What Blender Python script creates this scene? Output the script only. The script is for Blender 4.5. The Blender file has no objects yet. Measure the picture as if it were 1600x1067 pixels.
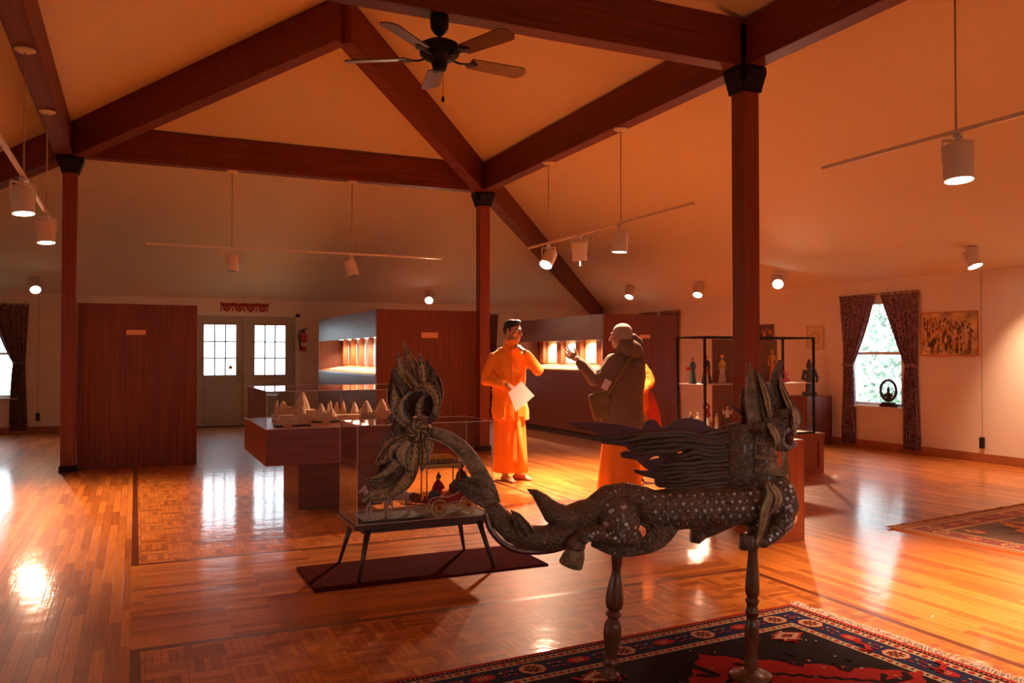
import bpy, bmesh, math, random
from mathutils import Vector, Matrix
random.seed(7)
PI = math.pi
SC = bpy.context.scene
COL = SC.collection

# ------------------------------------------------------------------ camera, world, exposure
YAW = math.radians(24.355)
cam = bpy.data.cameras.new('camera'); cam.sensor_width = 36; cam.lens = 1300 / 1600 * 36
cam.clip_start = .05; cam.clip_end = 200
camo = bpy.data.objects.new('camera', cam); COL.objects.link(camo)
camo.location = (-1.916, -8.42, 1.36)
camo.rotation_euler = (PI / 2 + math.radians(.956), 0, -YAW)
SC.camera = camo
SC.view_settings.view_transform = 'Standard'
SC.view_settings.look = 'None'
SC.view_settings.gamma = 1
SC.view_settings.use_curve_mapping = False
SC.view_settings.exposure = -0.1
SC.cycles.use_denoising = True
SC.cycles.max_bounces = 10
SC.cycles.diffuse_bounces = 6
SC.cycles.glossy_bounces = 4
SC.cycles.transparent_max_bounces = 16
SC.cycles.sample_clamp_indirect = 6
SC.cycles.caustics_reflective = False
SC.cycles.caustics_refractive = False

world = bpy.data.worlds.new('daylight'); SC.world = world; world.use_nodes = True
bg = world.node_tree.nodes['Background']
bg.inputs[0].default_value = (.78, .90, 1.0, 1); bg.inputs[1].default_value = 6.5
LAMP = (1.0, .60, .38)      # warm tungsten seen by a daylight balance
HEAD_W = 80                 # one track head
WALL_W = 54                 # one wall spot

# ------------------------------------------------------------------ materials
def mat(name, col, rough=.6, metal=0, coat=0, emit=None, es=0, bump=None, vary=None, spec=.5, sheen=0):
    m = bpy.data.materials.new(name); m.use_nodes = True
    nt = m.node_tree; b = nt.nodes['Principled BSDF']
    b.inputs['Base Color'].default_value = (*col, 1)
    b.inputs['Roughness'].default_value = rough; b.inputs['Metallic'].default_value = metal
    b.inputs['Coat Weight'].default_value = coat; b.inputs['Coat Roughness'].default_value = .08
    b.inputs['Specular IOR Level'].default_value = spec
    if sheen: b.inputs['Sheen Weight'].default_value = sheen
    if emit: b.inputs['Emission Color'].default_value = (*emit, 1); b.inputs['Emission Strength'].default_value = es
    tc = nt.nodes.new('ShaderNodeTexCoord')
    if vary:      # (scale, amount, stretch)
        mp = nt.nodes.new('ShaderNodeMapping'); mp.inputs['Scale'].default_value = vary[2] if len(vary) > 2 else (1, 1, 1)
        n = nt.nodes.new('ShaderNodeTexNoise'); n.inputs['Scale'].default_value = vary[0]; n.inputs['Detail'].default_value = 6
        r = nt.nodes.new('ShaderNodeValToRGB'); a = vary[1]
        r.color_ramp.elements[0].position = .3; r.color_ramp.elements[1].position = .7
        r.color_ramp.elements[0].color = (*[c * (1 - a) for c in col], 1)
        r.color_ramp.elements[1].color = (*[min(1, c * (1 + a)) for c in col], 1)
        nt.links.new(tc.outputs['Object'], mp.inputs[0]); nt.links.new(mp.outputs[0], n.inputs[0])
        nt.links.new(n.outputs[0], r.inputs[0]); nt.links.new(r.outputs[0], b.inputs['Base Color'])
    if bump:      # (scale, strength, kind)
        if len(bump) > 2 and bump[2] == 'voronoi':
            n = nt.nodes.new('ShaderNodeTexVoronoi')
        else:
            n = nt.nodes.new('ShaderNodeTexNoise'); n.inputs['Detail'].default_value = 4
        n.inputs['Scale'].default_value = bump[0]
        bp = nt.nodes.new('ShaderNodeBump'); bp.inputs['Strength'].default_value = bump[1]; bp.inputs['Distance'].default_value = .01
        nt.links.new(tc.outputs['Object'], n.inputs['Vector']); nt.links.new(n.outputs[0], bp.inputs['Height'])
        nt.links.new(bp.outputs[0], b.inputs['Normal'])
    return m

def acrylic(name, tint=(1, 1, 1), k=1.0):
    m = bpy.data.materials.new(name); m.use_nodes = True; nt = m.node_tree
    for n in list(nt.nodes): nt.nodes.remove(n)
    o = nt.nodes.new('ShaderNodeOutputMaterial'); mx = nt.nodes.new('ShaderNodeMixShader')
    t = nt.nodes.new('ShaderNodeBsdfTransparent'); g = nt.nodes.new('ShaderNodeBsdfGlossy')
    t.inputs[0].default_value = (*tint, 1); g.inputs['Roughness'].default_value = .02
    f = nt.nodes.new('ShaderNodeFresnel'); ge = nt.nodes.new('ShaderNodeNewGeometry')     # same reflectance from either face
    io = nt.nodes.new('ShaderNodeMath'); io.operation = 'MULTIPLY_ADD'; io.inputs[1].default_value = 1 / 1.45 - 1.45; io.inputs[2].default_value = 1.45
    nt.links.new(ge.outputs['Backfacing'], io.inputs[0]); nt.links.new(io.outputs[0], f.inputs[0])
    mu = nt.nodes.new('ShaderNodeMath'); mu.operation = 'MULTIPLY'; mu.inputs[1].default_value = k
    nt.links.new(f.outputs[0], mu.inputs[0]); nt.links.new(mu.outputs[0], mx.inputs[0])
    nt.links.new(t.outputs[0], mx.inputs[1]); nt.links.new(g.outputs[0], mx.inputs[2]); nt.links.new(mx.outputs[0], o.inputs[0])
    return m

def veneer(name, c1, c2, rough=.35, axis='z', coat=.2):
    m = bpy.data.materials.new(name); m.use_nodes = True; nt = m.node_tree; b = nt.nodes['Principled BSDF']
    tc = nt.nodes.new('ShaderNodeTexCoord'); mp = nt.nodes.new('ShaderNodeMapping')
    s = {'z': (22, 22, .7), 'x': (.7, 22, 22), 'y': (22, .7, 22)}[axis]
    mp.inputs['Scale'].default_value = s
    n = nt.nodes.new('ShaderNodeTexNoise'); n.inputs['Scale'].default_value = 1.6; n.inputs['Detail'].default_value = 8; n.inputs['Roughness'].default_value = .65
    r = nt.nodes.new('ShaderNodeValToRGB'); r.color_ramp.elements[0].position = .32; r.color_ramp.elements[1].position = .68
    r.color_ramp.elements[0].color = (*c1, 1); r.color_ramp.elements[1].color = (*c2, 1)
    nt.links.new(tc.outputs['Object'], mp.inputs[0]); nt.links.new(mp.outputs[0], n.inputs[0]); nt.links.new(n.outputs[0], r.inputs[0])
    nt.links.new(r.outputs[0], b.inputs['Base Color'])
    b.inputs['Roughness'].default_value = rough; b.inputs['Coat Weight'].default_value = coat; b.inputs['Coat Roughness'].default_value = .2
    bp = nt.nodes.new('ShaderNodeBump'); bp.inputs['Strength'].default_value = .08; bp.inputs['Distance'].default_value = .004
    nt.links.new(n.outputs[0], bp.inputs['Height']); nt.links.new(bp.outputs[0], b.inputs['Normal'])
    return m

FLOOR_LIGHT, FLOOR_DARK = (.66, .225, .040), (.26, .060, .011)
def plank_nodes(nt, rot, wid, row, off):
    tc = nt.nodes.new('ShaderNodeTexCoord'); mp = nt.nodes.new('ShaderNodeMapping')
    mp.inputs['Rotation'].default_value = (0, 0, rot)
    br = nt.nodes.new('ShaderNodeTexBrick'); br.offset = off; br.squash = 1
    br.inputs['Color1'].default_value = (*FLOOR_LIGHT, 1); br.inputs['Color2'].default_value = (*FLOOR_DARK, 1)
    br.inputs['Mortar'].default_value = (.12, .035, .01, 1); br.inputs['Scale'].default_value = 1
    br.inputs['Mortar Size'].default_value = .0012; br.inputs['Bias'].default_value = -.25
    br.inputs['Brick Width'].default_value = wid; br.inputs['Row Height'].default_value = row
    nt.links.new(tc.outputs['Object'], mp.inputs[0]); nt.links.new(mp.outputs[0], br.inputs[0])
    return tc, mp, br

def floor_mat(name, kind):
    m = bpy.data.materials.new(name); m.use_nodes = True; nt = m.node_tree; b = nt.nodes['Principled BSDF']
    if kind == 'parquet':
        S = .17
        tc, m1, b1 = plank_nodes(nt, 0, S, S / 5, 0); _, m2, b2 = plank_nodes(nt, PI / 2, S, S / 5, 0)
        ck = nt.nodes.new('ShaderNodeTexChecker'); ck.inputs['Scale'].default_value = 1 / S
        ofs = nt.nodes.new('ShaderNodeMapping'); ofs.inputs['Location'].default_value = (0, 0, .01)
        nt.links.new(tc.outputs['Object'], ofs.inputs[0]); nt.links.new(ofs.outputs[0], ck.inputs[0])
        ck.inputs[1].default_value = (1, 1, 1, 1); ck.inputs[2].default_value = (0, 0, 0, 1)
        mx = nt.nodes.new('ShaderNodeMixRGB'); nt.links.new(ck.outputs[1], mx.inputs[0])
        nt.links.new(b1.outputs[0], mx.inputs[1]); nt.links.new(b2.outputs[0], mx.inputs[2]); out = mx.outputs[0]
        gs = (9, 9, 9)
    else:
        tc, m1, b1 = plank_nodes(nt, 0 if kind == 'x' else PI / 2, .62, .058, .37); out = b1.outputs[0]
        gs = (2, 60, 1) if kind == 'x' else (60, 2, 1)
    # grain
    mp = nt.nodes.new('ShaderNodeMapping'); mp.inputs['Scale'].default_value = gs
    n = nt.nodes.new('ShaderNodeTexNoise'); n.inputs['Scale'].default_value = 1.5; n.inputs['Detail'].default_value = 5
    nt.links.new(tc.outputs['Object'], mp.inputs[0]); nt.links.new(mp.outputs[0], n.inputs[0])
    r = nt.nodes.new('ShaderNodeValToRGB'); r.color_ramp.elements[0].position = .3; r.color_ramp.elements[1].position = .75
    r.color_ramp.elements[0].color = (.72, .66, .6, 1); r.color_ramp.elements[1].color = (1.1, 1.1, 1.05, 1)
    nt.links.new(n.outputs[0], r.inputs[0])
    mu = nt.nodes.new('ShaderNodeMixRGB'); mu.blend_type = 'MULTIPLY'; mu.inputs[0].default_value = 1
    nt.links.new(out, mu.inputs[1]); nt.links.new(r.outputs[0], mu.inputs[2]); nt.links.new(mu.outputs[0], b.inputs['Base Color'])
    b.inputs['Roughness'].default_value = .40; b.inputs['Specular IOR Level'].default_value = .2
    b.inputs['Coat Weight'].default_value = .62; b.inputs['Coat Roughness'].default_value = .085; b.inputs['Coat IOR'].default_value = 1.5
    # plank to plank unevenness under the varnish
    n2 = nt.nodes.new('ShaderNodeTexNoise'); n2.inputs['Scale'].default_value = 7; n2.inputs['Detail'].default_value = 2
    nt.links.new(tc.outputs['Object'], n2.inputs[0])
    bw = nt.nodes.new('ShaderNodeRGBToBW'); nt.links.new(out, bw.inputs[0])
    ad = nt.nodes.new('ShaderNodeMath'); ad.operation = 'MULTIPLY_ADD'; ad.inputs[1].default_value = .55
    nt.links.new(n2.outputs[0], ad.inputs[0]); nt.links.new(bw.outputs[0], ad.inputs[2])
    a2 = nt.nodes.new('ShaderNodeMath'); a2.operation = 'MULTIPLY_ADD'; a2.inputs[1].default_value = .30
    nt.links.new(n.outputs[0], a2.inputs[0]); nt.links.new(ad.outputs[0], a2.inputs[2]); ad = a2
    bp = nt.nodes.new('ShaderNodeBump'); bp.inputs['Strength'].default_value = .38; bp.inputs['Distance'].default_value = .006
    nt.links.new(ad.outputs[0], bp.inputs['Height']); nt.links.new(bp.outputs[0], b.inputs['Coat Normal'])
    nt.links.new(bp.outputs[0], b.inputs['Normal'])
    return m

M = {}
M['wall'] = mat('cream_paint', (.86, .76, .60), .7, vary=(1.5, .04))
M['ceiling'] = mat('ceiling_plaster', (.80, .75, .67), .85, bump=(120, .15))
M['beam'] = veneer('stained_beam', (.10, .016, .006), (.21, .038, .012), .6, 'x', .0)
M['beam_y'] = veneer('stained_beam_y', (.10, .016, .006), (.21, .038, .012), .6, 'y', .0)
M['post'] = veneer('stained_post', (.14, .022, .008), (.25, .044, .014), .5, 'z', .05)
M['panel'] = veneer('mahogany_veneer', (.10, .018, .007), (.21, .046, .017), .55, 'z', 0)
M['panel_h'] = veneer('mahogany_veneer_flat', (.13, .032, .014), (.24, .066, .028), .45, 'y', .08)
M['panel_x'] = veneer('mahogany_veneer_wide', (.13, .026, .010), (.23, .056, .020), .4, 'x', .1)
M['redwood'] = veneer('cherry_plinth', (.22, .048, .016), (.33, .080, .028), .35, 'z')
M['blackmetal'] = mat('black_steel', (.006, .005, .005), .6, spec=.25)
M['trimwood'] = mat('baseboard_wood', (.40, .14, .05), .4, vary=(4, .15))
M['darkbase'] = mat('dark_kick', (.05, .018, .01), .6)
M['whitepaint'] = mat('white_trim', (.80, .78, .72), .4)
M['doorpaint'] = mat('grey_green_door', (.40, .38, .30), .45, vary=(3, .04))
M['fitting'] = mat('cream_lamp_metal', (.72, .64, .54), .4, vary=(12, .06))
M['lens_on'] = mat('lit_lamp_lens', (1, .9, .7), .3, emit=(1, .88, .66), es=16)
M['lens_off'] = mat('unlit_lens', (.02, .02, .02), .3)
M['floor_x'] = floor_mat('oak_planks_across', 'x'); M['floor_y'] = floor_mat('oak_planks_along', 'y')
M['parquet'] = floor_mat('oak_parquet', 'parquet')
M['strip'] = mat('walnut_strip', (.13, .03, .010), .3, coat=.8)
M['glass'] = acrylic('window_glass', (.97, 1, 1))
M['cabglass'] = acrylic('cabinet_glass', (.97, .97, .96), .8)
M['acrylic'] = acrylic('clear_acrylic', (.93, .92, .90), 1.3)
M['acrylic_edge'] = mat('acrylic_edge', (.70, .55, .48), .2, spec=.8)
M['carve'] = mat('carved_dark_wood', (.19, .105, .062), .36, coat=.25, bump=(85, .7, 'voronoi'), vary=(18, .35))
M['leaf_gold'] = mat('pale_gilded_wood', (.56, .35, .14), .36, metal=.2, bump=(140, .35), vary=(35, .35))
M['carve_gold'] = mat('rubbed_gold_wood', (.36, .24, .13), .38, metal=.25, bump=(110, .6, 'voronoi'), vary=(22, .45))
M['carve_hair'] = mat('carved_hair_wood', (.15, .075, .046), .45, bump=(40, .3), vary=(25, .3, (1, 1, 6)))
M['maroon'] = mat('maroon_painted_wood', (.14, .024, .022), .5, bump=(30, .15))
M['mirror'] = mat('mirror_inlay', (.86, .87, .88), .18, metal=.45, spec=.9)
M['teeth'] = mat('bone_teeth', (.62, .55, .48), .35)
M['gilt'] = mat('gilt_paint', (.62, .38, .09), .35, metal=.4)
M['saffron'] = mat('saffron_cotton', (.95, .31, .014), .8, bump=(30, .25), sheen=.2)
M['saffron2'] = mat('saffron_robe', (.92, .30, .035), .85, bump=(18, .2))
M['knit'] = mat('orange_knit', (.86, .20, .01), .85, bump=(160, .8, 'voronoi'))
M['redcloth'] = mat('red_shawl', (.52, .05, .018), .8, bump=(25, .3))
M['coat'] = mat('taupe_coat', (.19, .125, .088), .8, bump=(22, .3), vary=(6, .1))
M['bag'] = mat('olive_canvas', (.21, .14, .055), .85, bump=(30, .3))
M['skin'] = mat('brown_skin', (.42, .20, .105), .5)
M['skin2'] = mat('tan_skin', (.56, .32, .20), .5)
M['hairblack'] = mat('black_hair', (.012, .009, .008), .5, bump=(90, .4))
M['hairgrey'] = mat('grey_hair', (.44, .39, .32), .7, bump=(90, .8))
M['paper'] = mat('white_paper', (.85, .82, .78), .6)
M['eye'] = mat('eye_dark', (.02, .015, .01), .2)
M['curtain'] = mat('damask_curtain', (.19, .105, .135), .8, bump=(60, .3), vary=(30, .9))
M['ivory'] = mat('carved_ivory_stone', (.80, .56, .36), .6, bump=(140, .5, 'voronoi'))
M['mat_red'] = mat('maroon_mat', (.075, .006, .005), 1, bump=(300, .5), spec=.05)
M['walnut'] = mat('dark_walnut', (.07, .030, .018), .35, coat=.3, vary=(6, .2, (1, 8, 8)))
M['white_model'] = mat('white_ceramic', (.72, .60, .58), .45)
M['red_model'] = mat('red_lacquer', (.42, .03, .015), .4)
M['blue_model'] = mat('blue_grey_cloth', (.10, .14, .20), .6)
M['grey_board'] = mat('grey_board', (.12, .11, .11), .7)
M['sign'] = mat('cream_sign', (.80, .42, .22), .5)
M['extred'] = mat('extinguisher_red', (.55, .03, .015), .35)
M['black'] = mat('black_plastic', (.015, .013, .013), .45)
M['bronze'] = mat('dark_bronze', (.05, .035, .03), .45, metal=.5)
M['fanwood'] = mat('fan_blade_wood', (.10, .028, .014), .4, vary=(6, .2))
M['turned'] = mat('turned_brown_wood', (.17, .060, .024), .35, coat=.2, vary=(8, .3, (6, 6, 1)))
M['cord'] = mat('thin_cord', (.45, .34, .25), .6)
M['brass'] = mat('brass', (.55, .38, .15), .3, metal=.8)
M['yellow'] = mat('yellow_sticker', (.9, .55, .03), .5)
M['ground'] = mat('grass_ground', (.16, .22, .10), .9, vary=(3, .3))
M['leaf'] = mat('pale_leaves', (.42, .50, .42), .7, vary=(4, .35))

# ------------------------------------------------------------------ mesh helpers
def V(*a): return Vector(a)
class MB:
    def __init__(s): s.bm = bmesh.new(); s.mi = 0
    def _mark(s, n0):
        s.bm.faces.ensure_lookup_table()
        for f in s.bm.faces[n0:]: f.material_index = s.mi
    def box(s, c, size, rot=None, bev=0):
        n0 = len(s.bm.faces); m = Matrix.Translation(c) @ (rot.to_4x4() if rot else Matrix()) @ Matrix.Diagonal((*size, 1))
        r = bmesh.ops.create_cube(s.bm, size=1, matrix=m)
        if bev:
            es = list({e for v in r['verts'] for e in v.link_edges})
            bmesh.ops.bevel(s.bm, geom=es, offset=bev, segments=2, affect='EDGES', profile=.5)
        s._mark(n0); return s
    def bb(s, x0, x1, y0, y1, z0, z1, bev=0):
        return s.box(((x0 + x1) / 2, (y0 + y1) / 2, (z0 + z1) / 2), (abs(x1 - x0), abs(y1 - y0), abs(z1 - z0)), None, bev)
    def loft(s, rings, cap=True, closed=True):
        n0 = len(s.bm.faces)
        vs = [[s.bm.verts.new(p) for p in r] for r in rings]; n = len(vs[0])
        for a, b in zip(vs, vs[1:]):
            for i in range(n if closed else n - 1):
                j = (i + 1) % n
                try: s.bm.faces.new((a[i], a[j], b[j], b[i]))
                except ValueError: pass
        if cap and closed:
            s.bm.faces.new(vs[0][::-1]); s.bm.faces.new(vs[-1])
        s._mark(n0); return s
    def tube(s, pts, rad, seg=10, up=(0, 1, 0), flat=1.0):
        pts = [Vector(p) for p in pts]; up = Vector(up); rings = []
        if not isinstance(rad, (list, tuple)): rad = [rad] * len(pts)
        for i, p in enumerate(pts):
            t = (pts[min(i + 1, len(pts) - 1)] - pts[max(i - 1, 0)]).normalized()
            u = up if abs(t.dot(up)) < .95 else Vector((1, 0, 0))
            a = t.cross(u).normalized(); b = a.cross(t).normalized()
            r = rad[i]; rx, ry = (r if isinstance(r, tuple) else (r, r * flat))
            rings.append([p + a * math.cos(q) * rx + b * math.sin(q) * ry for q in [2 * PI * k / seg for k in range(seg)]])
        return s.loft(rings)
    def cyl(s, p, q, r, r2=None, seg=16):
        d = (Vector(q) - Vector(p)); up = (1, 0, 0) if abs(d.normalized().x) < .9 else (0, 1, 0)
        return s.tube([p, q], [r, r if r2 is None else r2], seg, up)
    def lathe(s, prof, c=(0, 0, 0), seg=20, fold=0, nf=0, sx=1, sy=1, ph=0):
        rings = []
        for k, (r, z) in enumerate(prof):
            ring = []
            for i in range(seg):
                q = 2 * PI * i / seg; rr = r * (1 + fold * math.cos(nf * q + ph)) if fold else r
                ring.append(Vector(c) + V(math.cos(q) * rr * sx, math.sin(q) * rr * sy, z))
            rings.append(ring)
        return s.loft(rings)
    def ball(s, c, r, seg=14, rot=None):
        n0 = len(s.bm.faces); r = r if isinstance(r, tuple) else (r, r, r)
        bmesh.ops.create_uvsphere(s.bm, u_segments=seg, v_segments=max(6, seg * 2 // 3), radius=1,
                                  matrix=Matrix.Translation(c) @ (rot.to_4x4() if rot else Matrix()) @ Matrix.Diagonal((*r, 1)))
        s._mark(n0); return s
    def cap(s, p, q, r1, r2=None, seg=10):
        r2 = r1 if r2 is None else r2
        s.cyl(p, q, r1, r2, seg); s.ball(p, r1, seg); s.ball(q, r2, seg); return s
    def chain(s, pts, rad, seg=10):
        for i in range(len(pts) - 1): s.cap(pts[i], pts[i + 1], rad[i], rad[i + 1], seg)
        return s
    def prism(s, outline, y0, y1):      # outline of (x,z), extruded along y
        n0 = len(s.bm.faces)
        a = [s.bm.verts.new((x, y0, z)) for x, z in outline]; b = [s.bm.verts.new((x, y1, z)) for x, z in outline]
        fs = [s.bm.faces.new(a), s.bm.faces.new(b[::-1])]
        for i in range(len(a)):
            j = (i + 1) % len(a); s.bm.faces.new((a[j], a[i], b[i], b[j]))
        bmesh.ops.triangulate(s.bm, faces=fs)
        s._mark(n0); return s
    def poly(s, pts):
        n0 = len(s.bm.faces); s.bm.faces.new([s.bm.verts.new(p) for p in pts]); s._mark(n0); return s
    def build(s, name, mats, parent=None, smooth=False, loc=None, remesh=0, recalc=True):
        if recalc: bmesh.ops.recalc_face_normals(s.bm, faces=s.bm.faces)
        me = bpy.data.meshes.new(name); s.bm.to_mesh(me); s.bm.free()
        if not isinstance(mats, (list, tuple)): mats = [mats]
        for m in mats: me.materials.append(M[m] if isinstance(m, str) else m)
        if smooth or remesh:
            for p in me.polygons: p.use_smooth = True
        o = bpy.data.objects.new(name, me); COL.objects.link(o)
        if parent: o.parent = parent
        if loc: o.location = loc
        if remesh:
            md = o.modifiers.new('skin', 'REMESH'); md.mode = 'VOXEL'; md.voxel_size = remesh; md.use_smooth_shade = True
            sm = o.modifiers.new('smooth', 'SMOOTH'); sm.factor = .5; sm.iterations = 3
        return o

def folds(o, st, sc):      # soft cloth folds after the remesh
    tx = bpy.data.textures.new('folds', 'CLOUDS'); tx.noise_scale = sc; tx.noise_depth = 2
    d = o.modifiers.new('folds', 'DISPLACE'); d.texture = tx; d.strength = st; d.mid_level = .5; d.texture_coords = 'LOCAL'
def tag(o, label=None, cat=None, group=None, kind=None):
    if label: o['label'] = label
    if cat: o['category'] = cat
    if group: o['group'] = group
    if kind: o['kind'] = kind
    return o
def thing(name, loc, label, cat, rz=0, group=None):
    o = bpy.data.objects.new(name, None); COL.objects.link(o); o.location = loc; o.rotation_euler = (0, 0, rz); o.empty_display_size = .1
    return tag(o, label, cat, group)
def struct(o): o['kind'] = 'structure'; return o
def dup(root, loc, rz=None, label=None):
    r = root.copy(); COL.objects.link(r); r.location = loc
    if rz is not None: r.rotation_euler = (0, 0, rz)
    if label: r['label'] = label
    for ch in list(root.children):
        c = ch.copy(); COL.objects.link(c); c.parent = r
        for g in list(ch.children):
            d = g.copy(); COL.objects.link(d); d.parent = c
    return r
def crom(pts, n=8):
    P = [Vector(p) for p in pts]; P = [P[0] * 2 - P[1]] + P + [P[-1] * 2 - P[-2]]; out = []
    for i in range(1, len(P) - 2):
        for k in range(n):
            t = k / n; a, b, c, d = P[i - 1:i + 3]
            out.append(.5 * ((2 * b) + (-a + c) * t + (2 * a - 5 * b + 4 * c - d) * t * t + (-a + 3 * b - 3 * c + d) * t ** 3))
    out.append(P[-2]); return out
def lerp(vals, t):
    x = t * (len(vals) - 1); i = min(int(x), len(vals) - 2); f = x - i
    return vals[i] * (1 - f) + vals[i + 1] * f

# ------------------------------------------------------------------ the room
S, YF, WU, VB, YE = 2.627, -3.02, 7.94, 8.35, -10.6
HB, HW, HT, HA = 3.70, 2.45, 4.09, 5.05
TK = .16
m = MB()     # floor: parquet fields framed by walnut strips, planks between
def rect(x0, x1, y0, y1): m.poly([(x0, y0, 0), (x1, y0, 0), (x1, y1, 0), (x0, y1, 0)])
FX0, FX1 = -1.93, 1.65; w = .045
m.mi = 0; rect(-WU - TK, FX0, YE, VB + TK); rect(FX1, WU + TK, YE, VB + TK)
m.mi = 1; rect(FX0, FX1, -4.17, -2.50)
m.mi = 2; rect(FX0 + w, FX1 - w, YE, -4.17 - w); rect(FX0 + w, FX1 - w, -2.50 + w, VB + TK)
m.mi = 3; rect(FX0, FX0 + w, YE, -4.17 - w); rect(FX1 - w, FX1, YE, -4.17 - w); rect(FX0, FX1, -4.17 - w, -4.17)
rect(FX0, FX0 + w, -2.5 + w, VB + TK); rect(FX1 - w, FX1, -2.5 + w, VB + TK); rect(FX0, FX1, -2.5, -2.5 + w)
struct(m.build('floor', ['floor_y', 'floor_x', 'parquet', 'strip']))

m = MB()     # ceiling: shallow outer slopes, steeper centre hipped at the far end
c_ = [(-WU, VB, HW), (WU, VB, HW), (WU, YE, HW), (-WU, YE, HW)]
i_ = [(-S, S, HT), (S, S, HT), (S, YE, HT), (-S, YE, HT)]
m.poly([c_[0], c_[1], i_[1], i_[0]]); m.poly([c_[1], c_[2], i_[2], i_[1]]); m.poly([c_[3], c_[0], i_[0], i_[3]])
m.poly([i_[0], i_[1], (0, 0, HA)]); m.poly([i_[1], i_[2], (0, YE, HA), (0, 0, HA)]); m.poly([i_[3], i_[0], (0, 0, HA), (0, YE, HA)])
struct(m.build('ceiling', 'ceiling'))

def holes(name, along, c0, c1, z1, fixed0, fixed1, hs, matn='wall'):
    m = MB()
    def b(a0, a1, za, zb):
        if a1 - a0 < 1e-4 or zb - za < 1e-4: return
        if along == 'x': m.bb(a0, a1, fixed0, fixed1, za, zb)
        else: m.bb(fixed0, fixed1, a0, a1, za, zb)
    cur = c0
    for (a0, a1, za, zb) in sorted(hs):
        b(cur, a0, 0, z1); b(a0, a1, 0, za); b(a0, a1, zb, z1); cur = a1
    b(cur, c1, 0, z1)
    return struct(m.build(name, matn))
W1 = (.00, .95, .62, 2.16)          # right wall window, along y
W2 = (-4.72, -3.80, .62, 2.16)      # back wall window
W3 = (4.30, 5.15, .62, 2.16)
DO = (-.90, .99, 0, 2.13)
holes('wall_back', 'x', -WU - TK, WU + TK, HW + .06, VB, VB + TK, [W2, W3, DO])
holes('wall_right', 'y', YE, VB, HW + .06, WU, WU + TK, [W1, (5.45, 6.45, .62, 2.16)])
holes('wall_left', 'y', YE, VB, HW + .06, -WU - TK, -WU, [(-1.5, -.5, .62, 2.16), (-6.0, -5.0, .62, 2.16)])  # unseen wall; both windows are added to let in soft daylight
FILL_WF = [(-.3, .65, .62, 2.16), (3.3, 4.25, .62, 2.16)]  # openings added behind the viewer for soft daylight on the dragon
holes('wall_front', 'x', -WU - TK, WU + TK, HW, YE - TK, YE, FILL_WF)
m = MB(); m.prism([(-WU, HW), (WU, HW), (S, HT + .01), (0, HA + .01), (-S, HT + .01)], YE - TK, YE)
struct(m.build('wall_front_gable', 'wall'))

for nm, bx in (('baseboard_back', [(-WU, DO[0] - .06, VB - .02, VB), (DO[1] + .06, WU, VB - .02, VB)]),
               ('baseboard_right', [(WU - .02, WU, YE, VB)]), ('baseboard_left', [(-WU, -WU + .02, YE, VB)])):
    m = MB()
    for q in bx: m.bb(q[0], q[1], q[2], q[3], 0, .11, .004)
    struct(m.build(nm, 'trimwood'))

# windows
def window(name, axis, a0, a1, z0, z1, face, out):
    """axis 'x': lies in the back wall; 'y': in a side wall. face = inner wall plane, out = +1/-1 outward"""
    def B(m, a, b, d0, d1, z, zz, bev=0):
        d0, d1 = face + out * d0, face + out * d1
        if axis == 'x': m.bb(a, b, d0, d1, z, zz, bev)
        else: m.bb(d0, d1, a, b, z, zz, bev)
    r = bpy.data.objects.new(name, None); COL.objects.link(r); struct(r)
    t = .05; m = MB()
    B(m, a0, a0 + t, .03, .13, z0, z1); B(m, a1 - t, a1, .03, .13, z0, z1); B(m, a0, a1, .03, .13, z1 - t, z1); B(m, a0, a1, .03, .13, z0, z0 + t)
    zm = (z0 + z1) / 2
    B(m, a0, a1, .05, .10, zm - .02, zm + .02)
    m.build('window_frame', 'whitepaint', r)
    m = MB(); B(m, a0 - .03, a1 + .03, -.05, .05, z0 - .03, z0 + .004, .004); m.build('window_sill', 'whitepaint', r)
    for za, zb in ((z0 + t, zm - .02), (zm + .02, z1 - t)):
        m = MB(); B(m, a0 + t, a1 - t, .074, .078, za, zb); m.build('pane', 'glass', r)
    return r
window('window_1', 'y', *W1, WU, 1)
window('window_2', 'x', *W2, VB, 1)
window('window_3', 'x', *W3, VB, 1)
window('window_4', 'y', 5.45, 6.45, .62, 2.16, WU, 1)
window('window_5', 'y', -1.5, -.5, .62, 2.16, -WU, -1)
window('window_6', 'y', -6.0, -5.0, .62, 2.16, -WU, -1)
for k, q in enumerate(FILL_WF): window('window_%d' % (7 + k), 'x', *q, YE, -1)  # added, unseen windows that fill the near end with daylight

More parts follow.
